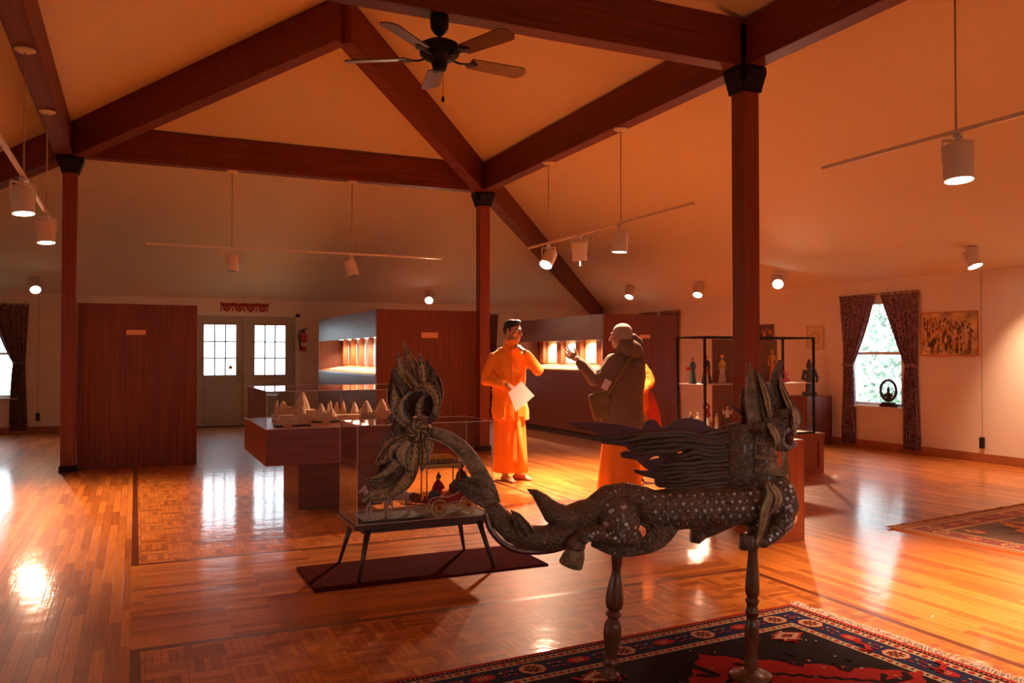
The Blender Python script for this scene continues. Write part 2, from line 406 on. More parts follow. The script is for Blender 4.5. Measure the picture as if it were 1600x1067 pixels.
# double door
door = bpy.data.objects.new('door_1', None); COL.objects.link(door); struct(door); door.location = (0, VB, 0)
m = MB(); x0, x1, zt = DO[0], DO[1], DO[3]
m.bb(x0 - .06, x0 + .02, -.02, .12, 0, zt + .05); m.bb(x1 - .02, x1 + .06, -.02, .12, 0, zt + .05); m.bb(x0 - .06, x1 + .06, -.02, .12, zt - .01, zt + .05)
m.build('door_frame', 'whitepaint', door)
def leaf(xa, xb, hx, knob, sticker=False):
    g0, g1 = (xa + xb) / 2 - .29, (xa + xb) / 2 + .29; z0, z1 = .985, 1.945; m = MB()
    m.bb(xa, g0, .02, .065, .01, zt - .01); m.bb(g1, xb, .02, .065, .01, zt - .01); m.bb(g0, g1, .02, .065, .01, z0); m.bb(g0, g1, .02, .065, z1, zt - .01)
    m.bb(g0 + .0, g1, .012, .02, .12, .80, .006)
    for k in (1, 2):
        x = g0 + (g1 - g0) * k / 3; m.bb(x - .011, x + .011, .015, .07, z0, z1)
        z = z0 + (z1 - z0) * k / 3; m.bb(g0, g1, .015, .07, z - .011, z + .011)
    for q in (g0 - .02, g1): m.bb(q, q + .02, .01, .02, z0 - .02, z1 + .02)
    for q in (z0 - .02, z1): m.bb(g0, g1, .01, .02, q, q + .02)
    lf = m.build('door_leaf', 'doorpaint', door)
    m = MB(); m.bb(g0, g1, .040, .044, z0, z1); m.build('pane', 'glass', lf)
    if knob:
        m = MB(); m.cyl((hx, .02, .92), (hx, -.03, .92), .014); m.ball((hx, -.045, .92), .03); m.cyl((hx, .02, .92), (hx, .008, .92), .035)
        m.build('door_handle', 'brass', lf, True)
        m = MB(); m.cyl((hx, .02, 1.06), (hx, 0, 1.06), .028); m.box((hx, -.008, 1.06), (.01, .02, .03)); m.build('deadbolt', 'brass', lf, True)
    if sticker:
        m = MB(); m.cyl((g1 - .1, .012, 1.13), (g1 - .1, .0145, 1.13), .036, seg=24)
        for e in (-.012, .012): m.cyl((g1 - .1 + e, .010, 1.14), (g1 - .1 + e, .012, 1.14), .005, seg=8)
        m.build('yellow_sticker', 'yellow', lf)
leaf(x0 + .02, -.0, -.085, True, True); leaf(.004, x1 - .02, .1, False)
m = MB(); m.bb(-.018, .022, 0, .02, .01, zt - .01); m.build('door_astragal', 'doorpaint', door)
m = MB(); m.bb(x0, x1, -.01, .14, 0, .015); m.build('door_threshold', 'blackmetal', door)

# outdoors
m = MB(); m.bb(-30, 30, VB + .2, 40, -.5, -.35); m.bb(WU + .2, 30, -30, VB + .2, -.5, -.35); m.bb(-30, -WU - .2, -30, VB + .2, -.5, -.35); m.bb(-WU - .2, WU + .2, -30, YE - .2, -.5, -.35)
struct(m.build('floor_outdoors', 'ground'))
m = MB()
for k in range(7000):
    u = random.uniform(-2.2, 3.6); h = random.uniform(-.3, 2.5); d = random.gauss(0, .35)
    c = V(11.2 + d, u, h); a = random.uniform(.04, .09)
    n = V(random.gauss(0, 1), random.gauss(0, 1), random.gauss(0, 1)).normalized(); p = n.orthogonal().normalized(); q = n.cross(p)
    m.poly([c - p * a, c + q * a * .5, c + p * a, c - q * a * .5])
m.cyl((11.2, .6, -.36), (11.2, .6, 1.4), .08, .04)
tag(m.build('garden_shrub', 'leaf', recalc=False), 'pale leafy bush growing outside behind the window glass', 'shrub')

# ------------------------------------------------------------------ timber frame
def post(x, y, label, base=True):
    t = thing('wooden_post', (x, y, 0), label, 'post', group='posts carrying the roof beams')
    m = MB(); m.bb(-.078, .078, -.078, .078, .002, 3.55, .006); m.build('post_shaft', 'post', t)
    m = MB()
    for z, h in ((3.50, .094), (3.56, .10)):
        pass
    rings = []
    for z, h in ((3.50, .092), (3.52, .094), (3.66, .145), (3.70, .145)):
        rings.append([V(-h, -.094, z), V(h, -.094, z), V(h, .094, z), V(-h, .094, z)])
    m.loft(rings)
    rings = []
    for z, h in ((3.505, .092), (3.52, .0945), (3.655, .145), (3.695, .145)):
        rings.append([V(-.0945, -h, z), V(.0945, -h, z), V(.0945, h, z), V(-.0945, h, z)])
    m.loft(rings)
    for sx in (-1, 1):
        for sy in (-1, 1): m.box((sx * .082, sy * .082, 3.86), (.03, .03, .34))
    m.build('steel_bracket', 'blackmetal', t)
    m = MB(); m.bb(-.092, .092, -.092, .092, 0, .075, .004); m.build('post_shoe', 'blackmetal', t)
    return t
post(-S, S, 'square red-brown wooden post at the left end of the far beam, beside the left partition')
post(S, S, 'slim red-brown wooden post standing beside the partition behind the man in orange')
post(S, YF, 'nearest red-brown wooden post, rising behind the carved dragon head')
def beam(name, p, q, h, w, matn, label, zt=None):
    """p,q = centre line of the underside; h = vertical depth"""
    p, q = Vector(p), Vector(q); d = q - p; s = V(-d.y, d.x, 0).normalized() * w / 2; m = MB()
    m.loft([[p - s, p + s, p + s + V(0, 0, h), p - s + V(0, 0, h)], [q - s, q + s, q + s + V(0, 0, h), q - s + V(0, 0, h)]])
    # small rebated bead along the lower edges
    for sg in (-1, 1):
        e = s.normalized() * sg * (w / 2 + .006)
        m.loft([[a + e * 1 + V(0, 0, z) + s.normalized() * k * sg for z, k in ((.0, -.01), (.0, .006), (.05, .006), (.05, -.01))] for a in (p, q)])
    o = m.build(name, matn); tag(o, label, 'beam', 'stained roof beams'); return o
H1 = HT - HB
beam('tie_beam', (-S + .08, S, HB), (S - .08, S, HB), H1, .13, 'beam', 'level red-brown beam across the back between the two far posts')
beam('tie_beam', (-S - .4, YF, HB), (S - .08, YF, HB), H1, .13, 'beam', 'level beam at the top of the picture from which the ceiling fan hangs')
beam('side_beam', (S, S + .07, HB), (S, YE + .02, HB), H1, .13, 'beam_y', 'long level beam on the right, running over the nearest post to the far middle post')
beam('side_beam', (-2.70, S + .07, HB), (-2.70, YE + .02, HB), H1, .16, 'beam_y', 'long level beam in the upper left corner carrying the leftmost track lights')
hd = .45
def hipz(x): return HA - (HA - HT) / S * x
for sg, lb in ((-1, 'sloping hip beam rising from the left post to the peak'), (1, 'sloping hip beam falling from the peak to the middle post')):
    beam('hip_beam', (sg * .02, .02, HA - hd - .04), (sg * (S - .06), S - .06, HT - hd + .03), hd, .14, 'beam', lb)
for sg, lb in ((-1, 'lower hip beam running down from the left post past the left edge'), (1, 'lower hip beam running down from the middle post to the far right corner')):
    # outer slopes
    beam('hip_beam', (sg * (S + .06), S + .06, HT - .42), (sg * (WU - .01), VB - .01, HW - .32), .38, .14, 'beam', lb)

# ------------------------------------------------------------------ track lights
def spot_head(parent_name, loc, aim, label, on=True, power=HEAD_W, size=(.085, .22), cat='spotlight', group='cylindrical track spotlights', stem=.10, cone=88, blend=.9, canopy=False, tip=False):
    """loc = hanging point; aim = direction the can points to"""
    t = thing(parent_name, loc, label, cat, group=group)
    d = Vector(aim).normalized(); rot = d.to_track_quat('-Z', 'Y').to_matrix()
    R, L = size; piv = V(0, 0, -stem - .02)
    m = MB()
    if canopy: m.lathe([(.0, 0), (.075, 0), (.075, -.02), (.02, -.035), (0, -.035)], seg=20)
    m.box((0, 0, -.015), (.05, .03, .03)); m.cyl((0, 0, 0), (0, 0, -stem * .5), .012)
    m.build('mount', 'fitting', t, True)
    m = MB()      # yoke
    c = piv; a = rot @ V(1, 0, 0)
    top = V(0, 0, -stem * .45)
    m.tube([top - a * (R + .012) , top + a * (R + .012)], [(.010, .004)] * 2, 6)
    for sg in (-1, 1): m.tube([top + a * sg * (R + .012), piv - V(0, 0, .06) + a * sg * (R + .012)], [(.010, .004)] * 2, 6)
    m.build('yoke', 'fitting', t)
    m = MB(); b = piv - V(0, 0, .06)         # can centre is near the pivot
    prof = [(0, .5 * L), (R * .9, .5 * L), (R, .46 * L), (R, -.5 * L), (R * .93, -.5 * L), (R * .93, -.42 * L), (0, -.42 * L)]
    m.lathe(prof, seg=28); bmesh.ops.rotate(m.bm, verts=m.bm.verts, matrix=rot); bmesh.ops.translate(m.bm, verts=m.bm.verts, vec=b)
    can = m.build('lamp_can', 'fitting', t, False)
    m = MB(); m.lathe([(0, -.485 * L), (R * .93, -.485 * L), (R * .93, -.497 * L), (0, -.51 * L)], seg=28)
    bmesh.ops.rotate(m.bm, verts=m.bm.verts, matrix=rot); bmesh.ops.translate(m.bm, verts=m.bm.verts, vec=b)
    m.build('lens', 'lens_on' if on else 'lens_off', can, True)
    if tip: m = MB(); m.cyl(b + d * (.5 * L), b + d * (.5 * L + .055), .006, seg=8); m.build('hanging_wire', 'whitepaint', can)
    if on:
        ld = bpy.data.lights.new('lamp_light', 'SPOT'); ld.energy = power * 10; ld.color = LAMP; ld.spot_size = math.radians(cone); ld.spot_blend = blend; ld.shadow_soft_size = .06
        lo = bpy.data.objects.new('lamp_light', ld); COL.objects.link(lo); lo.parent = t; lo.location = b + d * (.52 * L + .01)
        lo.rotation_euler = d.to_track_quat('-Z', 'Y').to_euler()
    return t
def track(p, q, rods, label, ztop=HB):
    t = thing('light_track', p, label, 'light track', group='hanging light tracks'); P = Vector(p); d = Vector(q) - P; s = V(-d.y, d.x, 0).normalized() * .014
    m = MB(); m.loft([[a - s + V(0, 0, -.012), a + s + V(0, 0, -.012), a + s + V(0, 0, .012), a - s + V(0, 0, .012)] for a in (V(0, 0, 0), d)])
    m.build('rail', 'fitting', t)
    for r in rods:
        b = V(*r) - P; b.z = 0; hz = ztop - P.z
        m = MB(); m.cyl(b + V(0, 0, .01), b + V(0, 0, hz - .02), .006, seg=8); rod = m.build('hanging_rod', 'cord', t, True)
        m = MB(); m.lathe([(0, hz - .028), (.05, hz - .026), (.075, hz - .012), (.075, hz - .001), (0, hz - .001)], (b.x, b.y, 0)); m.build('canopy', 'fitting', rod, True)
    return t
TZ = 2.72
track((S, 1.12, TZ), (S, -2.32, TZ), [(S, .545, 0), (S, -1.10, 0)], 'pale light track with three lit spotlights hanging right of the middle post')
track((S, -3.86, TZ), (S, -7.4, TZ), [(S, -4.94, 0), (S, -6.9, 0)], 'pale light track at the upper right holding the single large lit spotlight')
track((-1.81, S, TZ), (2.0, S, TZ), [(-.81, S, 0), (.725, S, 0)], 'pale light track below the level back beam, holding unlit spotlights')
track((-2.70, 1.75, TZ), (-2.70, -5.2, TZ), [(-2.70, .64, 0), (-2.70, -1.13, 0), (-2.70, -4.4, 0)], 'pale light track hanging in the upper left corner')
spot_head('track_spotlight', (S, .545, TZ - .012), (-.55, -.35, -.8), 'lit track spotlight tilted down left, leftmost of the three right of the middle post', power=165, size=(.08, .21))
spot_head('track_spotlight', (S, -.22, TZ - .012), (.12, .10, -1), 'lit track spotlight in the middle of the three on one track, a wire below it', power=130, tip=True, size=(.08, .21))
spot_head('track_spotlight', (S, -1.08, TZ - .012), (-.05, .02, -1), 'lit track spotlight straight down, rightmost of the three on one track', power=130, size=(.08, .21))
spot_head('track_spotlight', (S, -4.95, TZ - .012), (-.04, -.10, -1), 'large lit spotlight pointing straight down at the upper right', power=85)
spot_head('track_spotlight', (-.80, S, TZ - .012), (0, 0, -1), 'unlit spotlight pointing straight down, left one below the back beam', on=False, size=(.07, .21))
spot_head('track_spotlight', (.72, S, TZ - .012), (.25, -.15, -1), 'unlit tilted spotlight, right one of the pair below the back beam', on=False, size=(.075, .21))
spot_head('track_spotlight', (-2.70, -1.18, TZ - .012), (.08, -.10, -1), 'lit spotlight nearest the left edge of the picture, lowest end bright', power=45, size=(.08, .2))
spot_head('track_spotlight', (-2.70, .60, TZ - .012), (.06, -.10, -1), 'lit spotlight hanging just left of the left post', power=60, size=(.08, .2))
# unseen head added on the right track to brighten the room
spot_head('track_spotlight', (S, -6.6, TZ - .012), (.1, .2, -1), 'added unseen spotlight on the right track past the right edge, brightening the room', power=85)

def ceil_z(x, y): return min(HW + (WU - abs(x)) * (HT - HW) / (WU - S), HW + (VB - y) * (HT - HW) / (VB - S))
def wall_spot(x, y, aim, label, power=WALL_W, on=True):
    z = ceil_z(x, y)
    return spot_head('wall_spotlight', (x, y, z - .005), aim, label, on, power, (.085, .20), 'spotlight', 'small spotlights fixed to the ceiling near the walls', .06, 110, .9, True)
wall_spot(-3.46, 7.6, (.15, -.72, -.62), 'glaring lit ceiling spotlight left of the left post, beside the curtain', 20)
wall_spot(3.50, 7.6, (-.35, -.78, -.55), 'glaring lit ceiling spotlight above the middle partition')
wall_spot(7.25, 3.74, (-.5, -.35, -.9), 'tilted lit ceiling spotlight above the left end of the glass cabinet')
wall_spot(7.25, 1.72, (-.6, -.62, -.5), 'glaring lit ceiling spotlight above the right end of the glass cabinet')
wall_spot(7.25, -1.6, (.0, -.42, -1), 'tilted lit ceiling spotlight to the right of the wall picture', 40)
wall_spot(7.0, 5.6, (-.5, -.3, -.9), 'ceiling spotlight in the far right corner behind the tall partition')

# ------------------------------------------------------------------ ceiling fan
t = thing('ceiling_fan', (-.02, YF, HB), 'dark five-blade ceiling fan with a pull chain under the upper beam', 'ceiling fan')
m = MB(); m.lathe([(0, 0), (.062, 0), (.066, -.03), (.06, -.09), (.035, -.125), (.02, -.135), (0, -.135)]); m.build('canopy', 'blackmetal', t, True)
m = MB(); m.cyl((0, 0, -.1), (0, 0, -.2), .014); m.build('downrod', 'blackmetal', t, True)
m = MB(); m.lathe([(0, -.16), (.035, -.16), (.08, -.175), (.13, -.20), (.14, -.235), (.135, -.27), (.10, -.30), (.06, -.315), (.052, -.35), (.045, -.375), (.02, -.385), (0, -.385)], seg=28)
m.build('motor_housing', 'blackmetal', t, True)
for k, az in enumerate([5, 77, 149, 221, 293]):
    a = math.radians(az); R = Matrix.Rotation(a, 3, 'Z') @ Matrix.Rotation(math.radians(-13), 3, 'X'); R2 = Matrix.Rotation(a, 3, 'Z')
    out = []; n = 10
    o2 = [(.23, -.058), (.62, -.072)] + [(.62 + .055 * math.sin(q), -.072 + .072 * (1 - math.cos(q))) for q in [PI / 2 * i / 4 for i in range(1, 5)]]
    out = o2 + [(x, -y) for x, y in o2[::-1][1:]]
    m = MB(); rings = []
    a_ = [m.bm.verts.new(R @ V(x, y, .004) + V(0, 0, -.29)) for x, y in out]; b_ = [m.bm.verts.new(R @ V(x, y, -.004) + V(0, 0, -.29)) for x, y in out]
    m.bm.faces.new(a_); m.bm.faces.new(b_[::-1])
    for i in range(len(a_)): j = (i + 1) % len(a_); m.bm.faces.new((a_[i], b_[i], b_[j], a_[j]))
    bl = m.build('blade', 'fanwood', t)
    m = MB(); m.tube([R2 @ V(.09, 0, 0) + V(0, 0, -.29), R2 @ V(.15, 0, -.015) + V(0, 0, -.29), R @ V(.2, 0, -.01) + V(0, 0, -.29)], [(.014, .006)] * 3, 8, (0, 0, 1))
    m.tube([R @ V(.19, 0, -.009) + V(0, 0, -.29), R @ V(.23, 0, -.009) + V(0, 0, -.29), R @ V(.29, 0, -.008) + V(0, 0, -.29)], [(.018, .003), (.05, .003), (.012, .003)], 10, (0, 0, 1))
    m.build('blade_iron', 'blackmetal', bl)
m = MB(); m.cyl((.015, -.03, -.38), (.015, -.03, -.56), .0018, seg=6); m.lathe([(0, -.56), (.006, -.565), (.012, -.585), (.009, -.6), (0, -.605)], (.015, -.03, 0), 12)
m.build('pull_chain', 'blackmetal', t, True)
# ------------------------------------------------------------------ partitions and lit display alcoves
def sign(parent, x, y, z, w_, h_):
    m = MB(); m.bb(x - w_ / 2, x + w_ / 2, y - .012, y - .001, z - h_ / 2, z + h_ / 2, .002); s = m.build('sign_plate', 'sign', parent)
    return s
t = thing('display_partition', (-1.88, 3.6, 0), 'red-brown panelled partition at the far left, beside the left post, with a small sign', 'partition', group='free-standing veneered partitions')
m = MB(); m.bb(-.665, .67, -.89, 3.0, 0, 1.985, .004); m.build('partition_body', 'panel', t)
sign(t, -.03, -.89, 1.64, .215, .062)

M['poster_a'] = mat('poster_cream', (.86, .72, .50), .5, vary=(14, .30)); M['poster_b'] = mat('poster_pale_blue', (.62, .70, .78), .5, vary=(12, .25))
M['poster_c'] = mat('poster_yellow', (.90, .66, .30), .5, vary=(16, .30)); M['poster_d'] = mat('poster_grey', (.45, .48, .46), .5, vary=(9, .5))
M['niche_lamp'] = mat('niche_lamp_glow', (1, .9, .7), .4, emit=(1, .88, .62), es=14)
M['deskwood'] = veneer('pale_desk', (.42, .17, .07), (.55, .24, .10), .35, 'y', .3)
def alcove_unit(loc, W, L, H, z0, z1, nn, label, lw, posters, span, power, pwf=.30, pil='deskwood'):
    """body W wide (x), L long (y); the alcove opens on the -x side; loc = front left corner"""
    t = thing('display_partition', loc, label, 'partition', group='free-standing veneered partitions')
    D = .52; e = .05; zb = z0 + .09
    m = MB(); m.bb(0, W, 0, e, 0, H, .003); m.bb(D, W, e, L, 0, H); m.bb(0, D, L - e, L, 0, H)      # end panel, core, far end
    m.build('partition_body', 'panel', t)
    m = MB(); m.bb(.0, .03, e, L - e, .10, z0); m.build('lower_panel', lw, t)
    m = MB(); m.bb(.02, .05, e, L - e, 0, .10); m.build('kick_board', 'darkbase', t)
    m = MB(); m.bb(0, .03, e, L - e, z1, H); m.bb(.03, D, e, L - e, H - .03, H); m.build('header_panel', 'panel_h', t)
    m = MB(); m.bb(.03, D, e, L - e, z1 + .05, z1 + .07); m.build('alcove_top', 'panel', t)
    m = MB(); m.loft([[V(-.01, y, z0 - .03), V(-.01, y, z0), V(D, y, zb), V(D, y, zb - .03)] for y in (e, L - e)]); m.build('sloping_desk', 'deskwood', t)
    a, b = span; step = (b - a) / nn
    for k in range(nn):
        y = a + step * (k + .5); pw = step * pwf
        m = MB(); m.bb(D - .03, D - .004, y - pw, y + pw, zb + .01, z1 + .05); m.build('display_poster', posters[k % len(posters)], t)
        m = MB(); m.bb(D - .12, D - .004, y + pw + .02, y + step - pw - .02, zb, z1 + .05); m.build('niche_pillar', pil, t)
        m = MB(); m.lathe([(0, -.03), (.05, -.03), (.055, 0), (0, 0)], (.30, y, z1 + .05), 16); m.build('niche_lamp', 'niche_lamp', t, True)
        ld = bpy.data.lights.new('niche_light', 'SPOT'); ld.energy = power; ld.color = (1, .82, .60); ld.spot_size = 2.4; ld.spot_blend = .6; ld.shadow_soft_size = .04
        lo = bpy.data.objects.new('niche_light', ld); COL.objects.link(lo); lo.parent = t; lo.location = (.30, y, z1 + .01); lo.rotation_euler = (0, math.radians(-14), 0)
    for k, yy in enumerate([a + step * (j + .45) for j in range(nn)]):     # caption cards lying on the desk
        m = MB(); w2, l2 = .16, .24
        z = lambda x: z0 + (zb - z0) * (x + .01) / (D + .01) + .003
        m.poly([(.12, yy - l2 / 2, z(.12)), (.12 + w2, yy - l2 / 2, z(.12 + w2)), (.12 + w2, yy + l2 / 2, z(.12 + w2)), (.12, yy + l2 / 2, z(.12))])
        m.build('caption_card', 'paper', t, recalc=False)
    return t
t = alcove_unit((1.208, 3.149, 0), 1.60, 4.1, 2.02, 1.09, 1.62, 6, 'red-brown partition in the middle with a lit alcove on its left side and a small sign', 'panel_h',
                ['poster_a', 'poster_b', 'poster_b', 'poster_a', 'poster_c'], (.3, 3.9), 75, .33, 'redwood')
sign(t, .79, 0, 1.655, .25, .082)
t = alcove_unit((4.735, 2.80, 0), 1.39, 3.25, 2.01, 1.12, 1.61, 4, 'long red-brown partition behind the two talking people with four bright lit niches', 'panel_x',
                ['poster_d', 'poster_c', 'poster_a', 'poster_c'], (.12, 3.0), 85, .35, 'redwood')
sign(t, 1.0 - .25, 0, 1.66, .2, .06)

# ------------------------------------------------------------------ wall things
def wall_box(loc, rz, label, zc):
    t = thing('wall_outlet', loc, label, 'outlet', rz, 'black outlets with a cord to the ceiling lights')
    m = MB(); m.bb(-.032, .032, -.03, 0, -.07, .07, .006); m.build('outlet_cover', 'black', t)
    m = MB(); m.cyl((0, -.008, .07), (0, -.008, zc), .0045, seg=6); m.build('power_cord', 'cord', t)
wall_box((-3.47, VB, .28), 0, 'black outlet low on the back wall left of the left post', HW - .30)
wall_box((WU, -1.21, .245), -PI / 2, 'black outlet low on the right wall below the tilted spotlight', HW - .27)

# extinguisher
t = thing('fire_extinguisher', (1.12, VB - .075, 1.44), 'small red fire extinguisher hung beside the double door', 'fire extinguisher')
m = MB(); m.lathe([(0, 0), (.05, .003), (.058, .03), (.058, .30), (.05, .345), (.022, .37), (.02, .39), (0, .39)]); m.build('cylinder_body', 'extred', t, True)
m = MB(); m.box((0, 0, .40), (.04, .04, .04)); m.box((.03, 0, .43), (.11, .02, .012)); m.box((.03, 0, .455), (.12, .02, .01), Matrix.Rotation(-.2, 3, 'Y')); m.build('valve_handle', 'black', t)
m = MB(); m.tube(crom([(-.02, 0, .41), (-.085, -.01, .40), (-.10, -.01, .28), (-.08, -.01, .14), (-.07, -.01, .10)]), .010, 8); m.cyl((-.07, -.01, .12), (-.07, -.01, .02), .012, .018); m.build('hose', 'black', t, True)
m = MB(); m.lathe([(.0585, .10), (.0592, .10), (.0592, .17), (.0585, .17)], seg=24); m.build('label_band', 'paper', t)
m = MB(); m.bb(-.02, .02, .058, .074, .05, .40); m.build('wall_bracket', 'black', t)

# garland over the door
M['garl1'] = mat('garland_red', (.38, .02, .012), .7, vary=(50, .5)); M['garl2'] = mat('garland_gold', (.65, .42, .16), .6)
t = thing('door_garland', (-.45, VB - .012, 2.36), 'red embroidered scalloped hanging fixed above the double door', 'hanging')
m = MB(); out = [(0, .02)] + [(i * .0455, .0 + .012 * math.cos(i * PI / 2.5)) for i in range(1, 20)] + [(.91, .02), (.90, -.055), (.015, -.055)]
m.prism(out, -.01, .008); m.build('top_band', 'garl1', t)
for k in range(4):
    cx = .125 + k * .22
    m = MB(); m.prism([(cx + .08 * math.cos(a), -.045 + .115 * math.sin(a)) for a in [PI + PI * i / 14 for i in range(15)]], -.006, .006)
    m.mi = 1; m.prism([(cx + .05 * math.cos(a), -.06 + .05 * math.sin(a)) for a in [2 * PI * i / 16 for i in range(16)]], -.010, -.006)
    m.mi = 0; m.prism([(cx + .032 * math.cos(a), -.06 + .032 * math.sin(a)) for a in [2 * PI * i / 16 for i in range(16)]], -.013, -.010)
    m.build('scallop', ['garl1', 'garl2'], t)
for k in range(5):
    cx = .02 + k * .215; m = MB(); m.lathe([(.004, -.05), (.008, -.09), (.014, -.15), (.0, -.155)], (cx, 0, 0), 8); m.build('tassel', 'garl1', t, True)

# curtains
def curtain_panel(name, w_top, edge, x_out, z_top, z_bot, zt, wt, wb, sgn, parent):
    """drawn in x-z; outer edge at x_out; sgn = direction towards the window centre; zt tieback height; wt its width"""
    rows, cols = 46, 60; m = MB(); vs = []
    for i in range(rows + 1):
        z = z_top + (z_bot - z_top) * i / rows
        if z > zt:
            k = (z - zt) / (z_top - zt); wd = wt + (w_top - wt) * k ** .85
            off = (1 - k) * edge
        else:
            k = (zt - z) / (zt - z_bot); wd = wt + (wb - wt) * (k ** .6); off = edge * (1 - k * .9)
        row = []
        for j in range(cols + 1):
            s = j / cols; amp = .016 + .018 * (1 - min(1, wd / w_top))
            y = -.04 + amp * math.sin(s * 2 * PI * 6.5 + .6 * math.sin(z * 2.2)) + .006 * math.sin(s * 31 + z * 5)
            row.append(m.bm.verts.new((x_out + sgn * (off + wd * s), y, z)))
        vs.append(row)
    for i in range(rows):
        for j in range(cols): m.bm.faces.new((vs[i][j], vs[i][j + 1], vs[i + 1][j + 1], vs[i + 1][j]))
    o = m.build(name, 'curtain', parent, True, recalc=False)
    sd = o.modifiers.new('th', 'SOLIDIFY'); sd.thickness = .004
    return o
def curtains(loc, rz, halfw, label, zt=1.22, zb=.05, ztop=2.26):
    t = thing('window_curtains', loc, label, 'curtains', rz, 'dark patterned tied-back curtains')
    m = MB(); m.cyl((-halfw - .02, -.04, ztop - .02), (halfw + .02, -.04, ztop - .02), .010); m.build('curtain_rod', 'brass', t, True)
    for sg in (-1, 1):
        p = curtain_panel('curtain_panel', halfw - .03, .06 if sg < 0 else .05, sg * halfw, ztop, zb, zt, .17, .27, -sg, t)
        m = MB(); x = sg * (halfw - .055 - .085)
        m.lathe([(.088, zt - .03), (.098, zt - .03), (.098, zt + .03), (.088, zt + .03)], (x, -.04, 0), 18, sy=.55); m.build('tieback', 'curtain', t, True)
    return t
curtains((WU - .0, .39, 0), -PI / 2, .70, 'dark purple patterned curtains tied back at the window with the bronze figure')
curtains((-4.28, VB, 0), 0, .66, 'dark patterned curtains at the back wall window at the left edge')
curtains((4.72, VB, 0), 0, .60, 'dark curtains mostly hidden behind the man in orange and the middle post')
curtains((WU, 5.95, 0), -PI / 2, .72, 'dark curtains seen just over the top of the tall right partition')

# bronze figure on the sill
t = thing('bronze_figure', (WU - .03, .22, .624), 'dark bronze seated figure inside a flame ring on the window sill', 'statue', -PI / 2)
m = MB(); m.box((0, 0, .02), (.26, .07, .04)); m.box((0, 0, .05), (.20, .06, .03)); m.build('pedestal', 'bronze', t)
m = MB()
arc = [V(.135 * math.cos(a), 0, .235 + .145 * math.sin(a)) for a in [math.radians(-62 + 304 * i / 30) for i in range(31)]]
m.tube(arc, .019, 8)
for i in range(1, 30, 2):
    d = (arc[i] - V(0, 0, .235)).normalized(); m.cyl(arc[i], arc[i] + d * .035, .010, .002, 6)
m.build('flame_ring', 'bronze', t, True)
m = MB(); m.ball((0, 0, .10), (.075, .03, .03)); m.chain([(0, 0, .10), (0, 0, .16), (0, 0, .20)], [.036, .030, .022]); m.ball((0, 0, .235), .025); m.cyl((0, 0, .25), (0, 0, .31), .02, .004)
for sg in (-1, 1): m.chain([(sg * .03, 0, .19), (sg * .075, -.01, .15), (sg * .085, -.02, .20)], [.012, .010, .008]); m.chain([(sg * .03, 0, .18), (sg * .06, -.01, .13), (sg * .03, -.03, .12)], [.012, .010, .008])
m.build('seated_body', 'bronze', t, remesh=.004)

# wall picture: a generic crowded figure scene on a cloth
def painting(parent, w_, h_, seed, n, cols, bgm):
    rnd = random.Random(seed); m = MB(); m.bb(-w_ / 2, w_ / 2, -.008, 0, -h_ / 2, h_ / 2)
    lay = -.0085
    for k in range(n):
        m.mi = 1 + rnd.randrange(len(cols)); low = rnd.random() ** .8
        cx = rnd.uniform(-w_ * .45, w_ * .42); cz = -h_ * .42 + h_ * .80 * low * (1 - .45 * max(0, cx / w_ + .1)); s = .009 + .022 * rnd.random() * (1.2 - low)
        lay -= .0000125
        el = [(cx + s * math.cos(a) * rnd.uniform(.7, 1.1), cz + s * 1.7 * math.sin(a)) for a in [2 * PI * i / 12 for i in range(12)]]
        m.poly([(x, lay, z) for x, z in el]); m.poly([(cx + s * .4 * math.cos(a), lay - .00001, cz + s * 2.0 + s * .45 * math.sin(a)) for a in [2 * PI * i / 10 for i in range(10)]])
    return m.build('painted_cloth', [bgm] + cols, parent, recalc=False)
M['art_bg'] = mat('art_ochre', (.62, .42, .18), .7, vary=(5, .7)); M['art1'] = mat('art_dark', (.10, .05, .02), .7); M['art2'] = mat('art_orange', (.62, .20, .03), .7)
M['art3'] = mat('art_gold', (.66, .42, .12), .7); M['art4'] = mat('art_brown', (.26, .12, .04), .7); M['art5'] = mat('art_pale', (.75, .58, .34), .7)
t = thing('wall_picture', (WU - .006, -.743, 1.645), 'wide brown and gold cloth painting crowded with figures on the right wall', 'picture', -PI / 2)
painting(t, .83, .56, 4, 330, ['art1', 'art2', 'art3', 'art4', 'art5', 'art1'], 'art_bg')
m = MB()
for a in ((-.425, .425, .28, .295), (-.425, .425, -.295, -.28), (-.43, -.415, -.29, .29), (.415, .43, -.29, .29)): m.bb(a[0], a[1], -.012, 0, a[2], a[3])
m.build('border_cloth', 'art2', t)
t = thing('framed_picture', (WU - .004, 2.78, 1.74), 'small dark framed picture above the cabinet, right of the nearest post', 'picture', -PI / 2)
painting(t, .38, .26, 9, 30, ['art1', 'art2', 'blue_model'], 'art1')
m = MB()
for a in ((-.2, .2, .13, .15), (-.2, .2, -.15, -.13), (-.2, -.185, -.15, .15), (.185, .2, -.15, .15)): m.bb(a[0], a[1], -.018, 0, a[2], a[3])
m.build('picture_frame', 'art4', t)
t = thing('framed_picture', (WU - .004, 1.64, 1.64), 'small pale square picture with a thin frame above the right end of the cabinet', 'picture', -PI / 2)
m = MB(); m.bb(-.17, .17, -.008, 0, -.17, .17); m.mi = 1
for a in [2 * PI * i / 12 for i in range(12)]: m.ball((.08 * math.cos(a), -.010, .08 * math.sin(a)), (.012, .002, .012), 8)
m.build('picture_sheet', ['art5', 'art4'], t)
m = MB()
for a in ((-.185, .185, .17, .185), (-.185, .185, -.185, -.17), (-.185, -.17, -.18, .18), (.17, .185, -.18, .18)): m.bb(a[0], a[1], -.014, 0, a[2], a[3])
